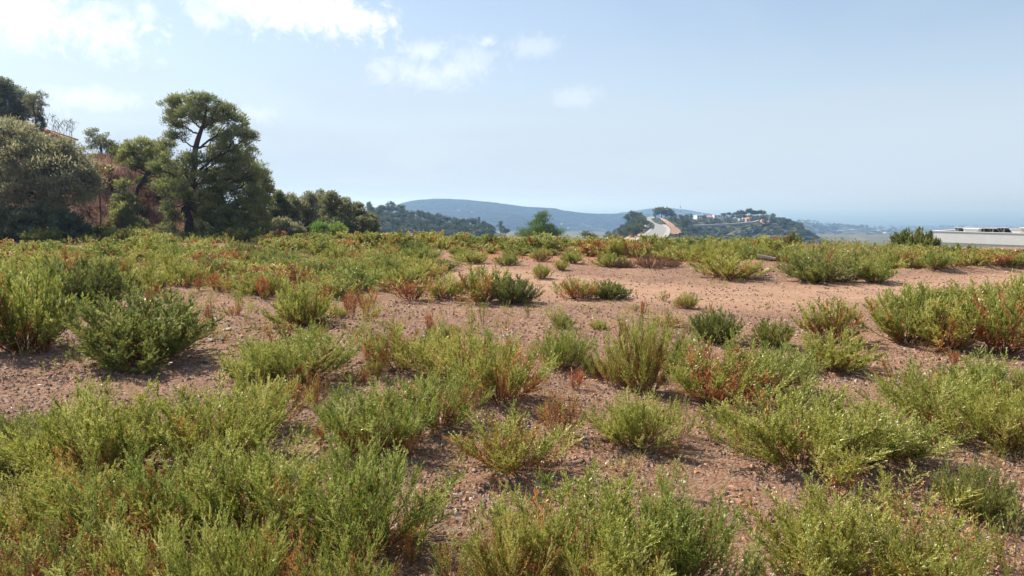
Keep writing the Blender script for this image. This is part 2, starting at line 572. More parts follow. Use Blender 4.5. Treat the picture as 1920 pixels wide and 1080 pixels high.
# ----------------------------------------------------------------- mesh helpers
def mesh_np(name, verts, faces, mat, tone=None, smooth=False, attrs=None, mats=None, midx=None):
    """verts (n,3); faces: list of int arrays (m,3) / (m,4)"""
    me = bpy.data.meshes.new(name)
    verts = np.asarray(verts, np.float32)
    if not isinstance(faces, (list, tuple)):
        faces = [faces]
    faces = [np.asarray(f, np.int32) for f in faces if len(f)]
    nl = sum(f.size for f in faces)
    nf = sum(len(f) for f in faces)
    me.vertices.add(len(verts))
    me.vertices.foreach_set('co', verts.ravel())
    me.loops.add(nl)
    me.loops.foreach_set('vertex_index', np.concatenate([f.ravel() for f in faces]))
    me.polygons.add(nf)
    tot = np.concatenate([np.full(len(f), f.shape[1], np.int32) for f in faces])
    start = np.concatenate([[0], np.cumsum(tot)[:-1]]).astype(np.int32)
    me.polygons.foreach_set('loop_start', start)
    me.polygons.foreach_set('loop_total', tot)
    me.polygons.foreach_set('use_smooth', np.full(nf, bool(smooth)))
    if midx is not None:
        me.polygons.foreach_set('material_index', np.asarray(midx, np.int32))
    if tone is not None:
        a = me.attributes.new('tone', 'FLOAT', 'POINT')
        a.data.foreach_set('value', np.asarray(tone, np.float32))
    for kname, vals in (attrs or {}).items():
        a = me.attributes.new(kname, 'FLOAT', 'POINT')
        a.data.foreach_set('value', np.asarray(vals, np.float32))
    me.update(calc_edges=True)
    for mm in (mats or [mat]):
        me.materials.append(M[mm] if isinstance(mm, str) else mm)
    return me


def link(name, data, parent=None, loc=None):
    ob = bpy.data.objects.new(name, data)
    COL.objects.link(ob)
    if parent is not None:
        ob.parent = parent
    if loc is not None:
        ob.location = loc
    return ob


def tag(o, label=None, cat=None, group=None, kind=None):
    if label:
        o['label'] = label
    if cat:
        o['category'] = cat
    if group:
        o['group'] = group
    if kind:
        o['kind'] = kind
    return o


def norm(a):
    return a / np.maximum(np.linalg.norm(a, axis=-1, keepdims=True), 1e-9)


def leaf_quads(P, D, S, W, rs, fold=.25):
    """narrow rhombic leaves: base P, direction D, length S, width W"""
    nL = len(P)
    D = norm(D)
    side = norm(np.cross(D, norm(rs.normal(size=(nL, 3)))))
    up = np.cross(side, D)
    mid = P + D * (S * .45)[:, None]
    w = (W * .5)[:, None]
    V = np.stack([P, mid + side * w + up * w * fold, P + D * S[:, None], mid - side * w + up * w * fold], 1).reshape(-1, 3)
    Fq = np.arange(nL * 4, dtype=np.int32).reshape(-1, 4)
    return V, Fq


def tube(path, rad, sides=5, cap=True):
    path = np.asarray(path, float)
    rad = np.asarray(rad, float)
    k = len(path)
    tan = norm(np.gradient(path, axis=0))
    ref = np.array([0.3, 0.9, 0.2])
    a = norm(np.cross(tan, ref))
    b = np.cross(tan, a)
    ang = np.linspace(0, 2 * np.pi, sides, endpoint=False)
    V = path[:, None, :] + rad[:, None, None] * (np.cos(ang)[None, :, None] * a[:, None, :] + np.sin(ang)[None, :, None] * b[:, None, :])
    V = V.reshape(-1, 3)
    Fs = []
    for i in range(k - 1):
        for j in range(sides):
            j2 = (j + 1) % sides
            Fs.append((i * sides + j, i * sides + j2, (i + 1) * sides + j2, (i + 1) * sides + j))
    return V, np.array(Fs, np.int32)


class Acc:
    """collects pieces into one mesh"""
    def __init__(self):
        self.v, self.q, self.t, self.tone, self.n = [], [], [], [], 0

    def add(self, V, Fc, tone=0.5):
        Fc = np.asarray(Fc, np.int32)
        (self.q if Fc.shape[1] == 4 else self.t).append(Fc + self.n)
        self.v.append(V)
        self.tone.append(np.broadcast_to(np.asarray(tone, float), (len(V),)))
        self.n += len(V)

    def box(self, lo, hi, rot=None, org=None):
        x0, y0, z0 = lo
        x1, y1, z1 = hi
        V = np.array([(x0, y0, z0), (x1, y0, z0), (x1, y1, z0), (x0, y1, z0), (x0, y0, z1), (x1, y0, z1), (x1, y1, z1), (x0, y1, z1)], float)
        if rot is not None:
            c, s = math.cos(rot), math.sin(rot)
            V = np.stack([V[:, 0] * c - V[:, 1] * s, V[:, 0] * s + V[:, 1] * c, V[:, 2]], 1)
        if org is not None:
            V = V + np.asarray(org)
        self.add(V, np.array([(0, 3, 2, 1), (4, 5, 6, 7), (0, 1, 5, 4), (1, 2, 6, 5), (2, 3, 7, 6), (3, 0, 4, 7)]))

    def mesh(self, name, mat, smooth=False):
        fs = []
        if self.q:
            fs.append(np.concatenate(self.q))
        if self.t:
            fs.append(np.concatenate(self.t))
        return mesh_np(name, np.concatenate(self.v), fs, mat, tone=np.concatenate(self.tone), smooth=smooth)


# ----------------------------------------------------------------- ground sheet
def build_ground():
    r = np.concatenate([np.geomspace(2.2, 45, 215), np.geomspace(45.4, 130, 110), np.geomspace(133, 9000, 70)])
    fine_az = np.linspace(R(-52), R(52), 280)
    coarse = np.linspace(R(52), R(308), 70)[1:-1]
    az = np.concatenate([fine_az, coarse])
    RR, AA = np.meshgrid(r, az, indexing='ij')
    X, Y = RR * np.sin(AA), RR * np.cos(AA)
    Z = gz(X, Y)
    V = np.stack([X, Y, Z], -1).reshape(-1, 3)
    na, nr = len(az), len(r)
    i, j = np.meshgrid(np.arange(nr - 1), np.arange(na), indexing='ij')
    j2 = (j + 1) % na
    Fq = np.stack([i * na + j, i * na + j2, (i + 1) * na + j2, (i + 1) * na + j], -1).reshape(-1, 4)[:, ::-1]
    V = np.concatenate([V, [[0, 0, gz1(0, 0)]]])
    c = len(V) - 1
    Ft = np.array([(c, (q + 1) % na, q) for q in range(na)])
    x, y = V[:, 0], V[:, 1]
    track = sstep(4.6, 1.6, poly_dist(x, y, TRACK) + 1.6 * fbm(x / 2.0, y / 2.0, 61, 3))
    rut = np.exp(-((np.abs(poly_dist(x, y, TRACK) - .9) / .38) ** 2)) * np.clip(.7 + 1.5 * fbm(x / 1.5, y / 1.5, 67, 3), 0, 1)
    rp = at_ground(1000, 480)
    rust = np.exp(-((x - rp.x) / 6.0) ** 2 - ((y - rp.y) / 6.5) ** 2) * np.clip(.9 + 2.2 * fbm(x / 2, y / 2, 63, 3), 0, 1)
    d = (x + 30) * -0.42 + (y - 60) * 0.907 - 2.2 + 3 * fbm(x / 7, y / 7, 41, 3)
    bank = sstep(-1, 3, d) * sstep(-14, -22, x + 0.6 * (y - 60)) * sstep(210, 150, y)
    valley = sstep(-1.5, -6, V[:, 2]) + sstep(60, 90, np.abs(x)) * (1 - bank) * 0.6
    me = mesh_np('ground', V, [Fq, Ft], 'ground', smooth=True, attrs={'rut': rut, 'rust': rust, 'track': track, 'bank': bank, 'valley': np.clip(valley, 0, 1)})
    tag(link('ground', me), kind='structure')


build_ground()

SEA_Z = -203.0
a = np.linspace(0, 2 * np.pi, 97)[:-1]
V = np.concatenate([[[0, 0, SEA_Z]], np.stack([60000 * np.sin(a), 60000 * np.cos(a), np.full(96, SEA_Z)], 1)])
tag(link('sea', mesh_np('sea', V, np.array([(0, (q + 1) % 96 + 1, q + 1) for q in range(96)]), 'sea')), kind='structure')


# ----------------------------------------------------------------- far hills
def ridge(name, crest, mat, front, back, drop_f, drop_b, amp, nscale, nu=220, nv=46, seed=5, crest_amp=0.0):
    """a hill from its crest line [(u, v, distance)], falling towards and away from the viewer"""
    c = np.array(crest, float)
    s = np.linspace(0, len(c) - 1, nu)
    idx = np.arange(len(c))
    u, v, D = np.interp(s, idx, c[:, 0]), np.interp(s, idx, c[:, 1]), np.interp(s, idx, c[:, 2])
    ker = np.ones(9) / 9
    v = np.convolve(np.pad(v, 4, mode='edge'), ker, mode='valid')
    P = np.array([at_depth(a_, b_, d_) for a_, b_, d_ in zip(u, v, D)])
    w = np.concatenate([np.linspace(-1, 0, int(nv * .75)), np.linspace(0, 1, nv - int(nv * .75) + 1)[1:]])
    rad = norm(P[:, :2])
    rows = []
    for k in w:
        off = (k * front if k < 0 else k * back)
        dz = -drop_f * abs(k) ** 1.15 if k < 0 else -drop_b * abs(k)
        xy = P[:, :2] + rad * off
        z = P[:, 2] + dz + amp * fbm(xy[:, 0] / nscale, xy[:, 1] / nscale, seed, 5) * min(1, abs(k) * 3.5) * 2
        z = z + crest_amp * fbm(xy[:, 0] / (nscale * .12), xy[:, 1] / (nscale * .12), seed + 3, 3)
        rows.append(np.column_stack([xy, z]))
    V = np.array(rows).reshape(-1, 3)
    i, j = np.meshgrid(np.arange(len(w) - 1), np.arange(nu - 1), indexing='ij')
    Fq = np.stack([i * nu + j, i * nu + j + 1, (i + 1) * nu + j + 1, (i + 1) * nu + j], -1).reshape(-1, 4)
    ob = link(name, mesh_np(name, V, Fq, mat, smooth=True))
    tag(ob, kind='structure')
    return np.array(rows)


MOUNT = ridge('mountain', [(560, 425, 3300), (640, 410, 3300), (700, 396, 3300), (730, 389, 3350), (760, 379, 3400), (790, 374, 3400), (830, 372.5, 3450), (870, 374, 3500),
                           (920, 379, 3500), (980, 387, 3500), (1040, 391, 3550), (1080, 398, 3600), (1120, 401, 3700), (1160, 400, 3800), (1200, 400, 3900), (1260, 404, 4000), (1340, 412, 4100)],
              'scrub_far', 1500, 900, 190, 190, 42, 420, nu=300, nv=60, seed=11, crest_amp=6)
HEAD = ridge('headland', [(1130, 403, 5200), (1180, 397, 5200), (1215, 391, 5200), (1240, 389, 5200), (1280, 392, 5200), (1315, 398, 5200), (1350, 404, 5200), (1420, 416, 5200), (1500, 424, 5200)],
             'scrub_far', 900, 900, 150, 150, 25, 380, nu=160, seed=15, crest_amp=6)
COAST = ridge('coastal_hills', [(1380, 410, 3300), (1460, 413, 3200), (1510, 416, 3100), (1535, 422, 3100), (1570, 424, 3400), (1620, 425, 3300), (1650, 431, 3200), (1700, 434, 3200), (1780, 435, 3300), (1900, 436, 3400), (2050, 436, 3400), (2300, 434, 3400)],
              'coast', 900, 600, 90, 130, 10, 260, nu=240, seed=19, crest_amp=4)
SHORE = ridge('coastal_plain', [(1400, 425, 5600), (1500, 426, 5600), (1600, 425, 5600), (1700, 427, 5700), (1800, 426, 5700), (1900, 427, 5700), (2100, 427, 5700), (2400, 426, 5700)],
              'coast', 1500, 700, 40, 60, 6, 300, nu=240, seed=21, crest_amp=5)
WOOD = ridge('wooded_hill', [(100, 400, 540), (480, 392, 560), (600, 393, 580), (690, 397, 600), (720, 396, 620), (760, 403, 620), (800, 411, 610), (840, 420, 600), (880, 421, 600), (910, 428, 590), (935, 437, 580), (960, 447, 560), (1000, 462, 540)],
             'scrub_mid', 260, 200, 75, 90, 9, 90, nu=180, seed=25, crest_amp=1.0)
VILLA = ridge('villa_hill', [(1235, 421, 800), (1262, 409, 820), (1300, 411, 900), (1340, 411, 950), (1380, 410, 950), (1420, 409, 940), (1445, 410, 930), (1465, 413, 920), (1485, 419, 900), (1505, 427, 880), (1530, 440, 860), (1570, 462, 840)],
              'scrub_hill', 330, 250, 62, 90, 6, 80, nu=200, seed=29, crest_amp=1.0)

# spur carrying the road
ROADC = [at_depth(u, v, D) for u, v, D in [(1206, 462, 290), (1216, 452, 335), (1226, 443, 385), (1233, 435, 440), (1236, 428, 510), (1231, 421, 600), (1223, 414.5, 740), (1217.5, 409.5, 900), (1214, 406.5, 1040)]]


def spline(pts, nn):
    P = np.array(pts, float)
    tt = np.linspace(0, len(P) - 1, nn)
    out = []
    for q in tt:
        i = min(int(q), len(P) - 2)
        f = q - i
        p0, p1, p2, p3 = P[max(i - 1, 0)], P[i], P[i + 1], P[min(i + 2, len(P) - 1)]
        out.append(0.5 * ((2 * p1) + (-p0 + p2) * f + (2 * p0 - 5 * p1 + 4 * p2 - p3) * f * f + (-p0 + 3 * p1 - 3 * p2 + p3) * f ** 3))
    return np.array(out)


RC = spline(ROADC, 120)
RT = norm(np.gradient(RC[:, :2], axis=0))
RN = np.stack([RT[:, 1], -RT[:, 0]], 1)       # to the right


def spur_off(o, i):
    """height of the spur beside the road, at signed distance o to the right"""
    d = RC[i, 1]
    s = max(0.0, abs(o) - 7.5)
    slope = 0.50 if o < 0 else 0.34
    z = RC[i, 2] - slope * s ** 1.02
    if o > 0:
        z += 6.0 * math.exp(-((o - 18) / 11) ** 2 - ((d - 760) / 130) ** 2)
    else:
        z += 3.0 * math.exp(-((o + 16) / 9) ** 2 - ((d - 640) / 160) ** 2)
        z += 1.0 * math.exp(-((o + 13) / 5) ** 2 - ((d - 430) / 60) ** 2)
    return z


offs = np.concatenate([-np.geomspace(130, 7.5, 34), [-6, -3, 0, 3, 6], np.geomspace(7.5, 130, 34)])
rows = []
for i in range(120):
    xy = RC[i, :2][None] + RN[i][None] * offs[:, None]
    z = np.array([spur_off(o_, i) for o_ in offs])
    z = z - .25 + 3.2 * fbm(xy[:, 0] / 22, xy[:, 1] / 22, 33, 4) * sstep(8, 22, np.abs(offs))
    rows.append(np.column_stack([xy, z]))
rows = np.array(rows)
nu = len(offs)
i, j = np.meshgrid(np.arange(119), np.arange(nu - 1), indexing='ij')
Fq = np.stack([i * nu + j, i * nu + j + 1, (i + 1) * nu + j + 1, (i + 1) * nu + j], -1).reshape(-1, 4)
tag(link('road_spur', mesh_np('road_spur', rows.reshape(-1, 3), Fq, 'scrub_hill', smooth=True)), kind='structure')
SPUR = rows


def strip(name, o0, o1, dz, mat, thick=0.0, i0=0, i1=119):
    V, Fs = [], []
    for q, i in enumerate(range(i0, i1 + 1)):
        for o_ in (o0, o1):
            p = RC[i, :2] + RN[i] * o_
            V.append((p[0], p[1], RC[i, 2] + dz))
        if thick:
            for o_ in (o0, o1):
                p = RC[i, :2] + RN[i] * o_
                V.append((p[0], p[1], RC[i, 2] + dz - thick))
        k = 4 if thick else 2
        if q:
            b_ = q * k
            a_ = b_ - k
            Fs.append((a_, a_ + 1, b_ + 1, b_))
            if thick:
                Fs += [(a_ + 2, a_, b_, b_ + 2), (a_ + 1, a_ + 3, b_ + 3, b_ + 1)]
    return link(name, mesh_np(name, np.array(V), np.array(Fs), mat))


tag(strip('road', -4.6, 4.6, 0.0, 'asphalt'), kind='structure')
tag(strip('pavement', -7.4, -4.6, 0.14, 'concrete', .4), kind='structure')
tag(strip('pavement', 4.6, 7.4, 0.14, 'concrete', .4), kind='structure')
# bare cut soil beside the road
tag(strip('soil_verge', -13.0, -7.4, 0.08, 'redsoil', .6, 8, 62), kind='structure')


def knoll_patch():
    V, Fs = [], []
    for q, i in enumerate(range(40, 92)):
        oo = np.linspace(7.6, 8.5 + 6.5 * math.sin(math.pi * (q + .5) / 52) ** .7 * (.75 + .5 * float(fbm(q * .23, 1.5, 8, 2) + .5)), 8)
        for o_ in oo:
            p = RC[i, :2] + RN[i] * o_
            z = spur_off(o_, i) + .3 + 1.0 * float(fbm(p[0] / 9, p[1] / 9, 77, 3))
            V.append((p[0], p[1], z))
        if q:
            for w_ in range(7):
                Fs.append(((q - 1) * 8 + w_, (q - 1) * 8 + w_ + 1, q * 8 + w_ + 1, q * 8 + w_))
    tag(link('soil_verge', mesh_np('soil_verge', np.array(V), np.array(Fs), 'redsoil', smooth=True)), kind='structure')


knoll_patch()


# ----------------------------------------------------------------- shrub models
def make_shrub(seed, H, W, nst, nbr, nlf, leaf, leafw, dry=.12, tilt=58, green_top=True, tipl=1.0):
    rs = np.random.default_rng(seed)
    K = 8
    q = np.sqrt((np.arange(nst) + .5) / nst)
    az = np.arange(nst) * 2.39996 + rs.normal(0, .35, nst)
    lob = 1 + .20 * np.sin(az * 2 + rs.uniform(0, 6)) + .18 * np.sin(az * 3 + rs.uniform(0, 6))
    th = np.radians(tilt) * q * rs.uniform(.7, 1.12, nst) * np.clip(lob, .7, 1.3)
    th = np.clip(th, 0, R(75))
    L = H * (1.03 - .16 * q ** 2) * rs.uniform(.72, 1.12, nst) * np.clip(.85 + .15 * lob, .8, 1.2)
    L = L * np.where(rs.random(nst) < .2, rs.uniform(.5, .8, nst), 1)
    tk = np.linspace(0, 1, K)
    thk = th[:, None] * (1.18 - .55 * tk[None])
    azk = az[:, None] + np.cumsum(rs.normal(0, .20, (nst, K)), 1)
    seg = L[:, None] / (K - 1)
    dx = np.sin(thk) * np.cos(azk) * seg
    dy = np.sin(thk) * np.sin(azk) * seg
    dz = np.cos(thk) * seg
    base = np.stack([np.cos(az) * q * .10 * W, np.sin(az) * q * .10 * W, np.full(nst, -.03)], 1)
    d = np.stack([dx, dy, dz], -1)
    pts = base[:, None] + np.concatenate([np.zeros((nst, 1, 3)), np.cumsum(d[:, :-1], 1)], 1)
    sc = W / 2 / max(.2, np.percentile(np.hypot(pts[:, -1, 0], pts[:, -1, 1]), 88))
    sc = np.clip(sc, .55, 1.6)
    pts[..., :2] *= sc
    acc = Acc()
    rad0 = leafw * .36
    for i in range(nst):
        V, Fq = tube(pts[i], np.linspace(rad0, rad0 * .35, K), 3)
        acc.add(V, Fq)

    def interp(t):               # t (nst, m)
        x = t * (K - 1)
        i0 = np.clip(x.astype(int), 0, K - 2)
        f = (x - i0)[..., None]
        ii = np.arange(nst)[:, None]
        p = pts[ii, i0] * (1 - f) + pts[ii, i0 + 1] * f
        tg = norm(pts[ii, i0 + 1] - pts[ii, i0])
        return p, tg
    tb = np.clip((np.linspace(.20, .97, nbr) ** .85)[None] + rs.normal(0, .03, (nst, nbr)), .1, .99)
    p, tg = interp(tb)
    rnd = norm(rs.normal(size=(nst, nbr, 3)))
    perp = norm(np.cross(tg, rnd))
    ba = np.radians(rs.uniform(18, 50, (nst, nbr)))[..., None]
    bd = tg * np.cos(ba) + perp * np.sin(ba)
    bd[..., 2] += .12
    bd = norm(bd)
    bl = (L[:, None] * .44 * (1.10 - tb) * rs.uniform(.45, 1.3, (nst, nbr)) + .05 * tipl)
    s = (np.arange(nlf) + rs.random((nst, nbr, nlf))) / nlf
    pos = p[:, :, None] + bd[:, :, None] * (s * bl[..., None])[..., None]
    pos[..., 2] += .30 * s ** 2 * bl[..., None]
    ld = bd[:, :, None] * .95 + norm(rs.normal(size=pos.shape)) * .62
    ld[..., 2] += .28
    sz = leaf * rs.uniform(.55, 1.15, s.shape) * (1 - .35 * s)
    tt = np.broadcast_to(tb[..., None], s.shape)
    # leaves on the main stems too
    m2 = nlf * 2
    ts = np.sort(rs.uniform(.12, 1.0, (nst, m2)), 1)
    p2, tg2 = interp(ts)
    ld2 = tg2 * .95 + norm(rs.normal(size=p2.shape)) * .65
    sz2 = leaf * rs.uniform(.6, 1.15, ts.shape)
    P = np.concatenate([pos.reshape(-1, 3), p2.reshape(-1, 3)])
    D = np.concatenate([ld.reshape(-1, 3), ld2.reshape(-1, 3)])
    S = np.concatenate([sz.ravel(), sz2.ravel()])
    T = np.concatenate([tt.ravel(), ts.ravel()])
    SS = np.concatenate([s.ravel(), np.full(ts.size, .6)])
    stemid = np.concatenate([np.broadcast_to(np.arange(nst)[:, None, None], s.shape).ravel(), np.repeat(np.arange(nst), m2)])
    stem_tone = rs.normal(0, .18, nst)
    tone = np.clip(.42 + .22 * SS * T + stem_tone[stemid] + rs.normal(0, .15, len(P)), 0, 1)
    if dry >= 1:
        isdry = np.ones(len(P), bool)
    else:
        dry_stem = rs.random(nst) < dry * .35
        cut = (.20 + dry * 1.1) * rs.uniform(.5, 1.4, nst)
        isdry = (T < cut[stemid]) & (rs.random(len(P)) < .85) | (dry_stem[stemid] & (rs.random(len(P)) < .75)) | (rs.random(len(P)) < .02)
    # lower leaves have mostly dropped
    keep = rs.random(len(P)) < np.where(T < .3, .55, 1.0)
    out = {}
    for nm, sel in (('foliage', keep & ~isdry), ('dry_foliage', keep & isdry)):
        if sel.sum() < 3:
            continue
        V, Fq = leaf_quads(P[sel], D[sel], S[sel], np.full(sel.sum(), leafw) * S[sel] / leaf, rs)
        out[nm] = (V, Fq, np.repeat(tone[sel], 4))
    st = acc
    rads = np.hypot(P[:, 0], P[:, 1])
    out['_h'] = float(np.percentile(P[:, 2], 98.5))
    out['_w'] = float(2 * np.percentile(rads, 93))
    out['_stems'] = st
    return out


PROTO = {}


def proto(kind, lod):
    key = (kind, lod)
    if key in PROTO:
        return PROTO[key]
    # stems, branchlets, leaves, leaf length, leaf width per level of detail
    L_ = {'near': (1.0, 1.0, 1.0, .038, .0118), 'mid': (.85, .8, .75, .058, .019), 'far': (.7, .6, .6, .11, .038)}[lod]
    spec = {  # nst nbr nlf dry tilt H W leafmat
        'g': (68, 18, 27, .12, 56, .85, 1.25, 'leaf_g'),
        'm': (50, 17, 25, .32, 52, .85, 1.1, 'leaf_g'),
        'd': (88, 18, 27, .07, 66, .80, 1.25, 'leaf_d'),
        's': (15, 14, 18, .24, 50, .80, .9, 'leaf_g'),
        'u': (9, 13, 16, .20, 18, .75, .45, 'leaf_g'),
        'o': (15, 14, 16, .75, 30, .70, .55, 'leaf_g'),
        'x': (11, 11, 12, 1.0, 20, .55, .38, 'leaf_g'),
        'b': (90, 9, 9, 1.0, 74, .50, 1.1, 'leaf_g')}[kind]
    nvar = {'near': {'g': 4, 'm': 3, 'd': 2}.get(kind, 2), 'mid': 3, 'far': 3}[lod]
    if kind == 'b':
        nvar = 2
    res = []
    for v in range(nvar):
        sd = hash((ord(kind), len(lod), v)) % 100000 + v
        a = make_shrub(sd, spec[5], spec[6], max(7, int(spec[0] * L_[0])), max(5, int(spec[1] * L_[1])), max(5, int(spec[2] * L_[2])),
                       L_[3], L_[4], dry=spec[3], tilt=spec[4])
        parts = {}
        if 'foliage' in a:
            V, Fq, tn = a['foliage']
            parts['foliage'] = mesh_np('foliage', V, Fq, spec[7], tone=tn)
        if 'dry_foliage' in a:
            V, Fq, tn = a['dry_foliage']
            parts['dry_foliage'] = mesh_np('dry_foliage', V, Fq, 'leaf_brown' if kind == 'b' else 'leaf_dry', tone=tn)
        parts['stem_clump'] = a['_stems'].mesh('stem_clump', 'stem')
        res.append((parts, a['_h'], a['_w']))
    PROTO[key] = res
    return res


COUNT = {}


def lod_for(D):
    return 'near' if D < 13 else ('mid' if D < 42 else 'far')


def shrub(kind, x, y, w, h, label, cat='shrub', group=None, name='leafy_shrub', lod=None):
    D = math.hypot(x, y)
    pr = proto(kind, lod or lod_for(D))
    parts, ph, pw = pr[COUNT.setdefault(kind, 0) % len(pr)]
    COUNT[kind] += 1
    root = link(name, None)
    root.empty_display_size = .2
    root.location = (x, y, gz1(x, y))
    rz = random.uniform(0, 6.283)
    root.rotation_euler = (0, 0, rz)
    sxy = w / pw
    root.scale = (sxy, sxy, h / ph)
    for nm, me in parts.items():
        link(nm, me, root)
    tag(root, label, cat, group)
    return root


def shrub_px(kind, u, vb, w, vt, label, cat='shrub', group=None, name='leafy_shrub'):
    p = at_ground(u, vb)
    z = gz1(p.x, p.y)
    p = at_ground(u, vb, z)
    D = p.y
    wm = w * D / F_PX * (.96 if D < 9 else (1.06 if D < 30 else 1.0))
    ang = math.atan2(CAM_H - z, D)
    raw = (.90 if D < 9 else 1.0) * (vb - vt) * D / F_PX / math.cos(ang)
    h = max(.5 * raw, raw - .28 * wm * math.tan(ang))
    return shrub(kind, p.x, p.y, wm, h, label, cat, group, name)


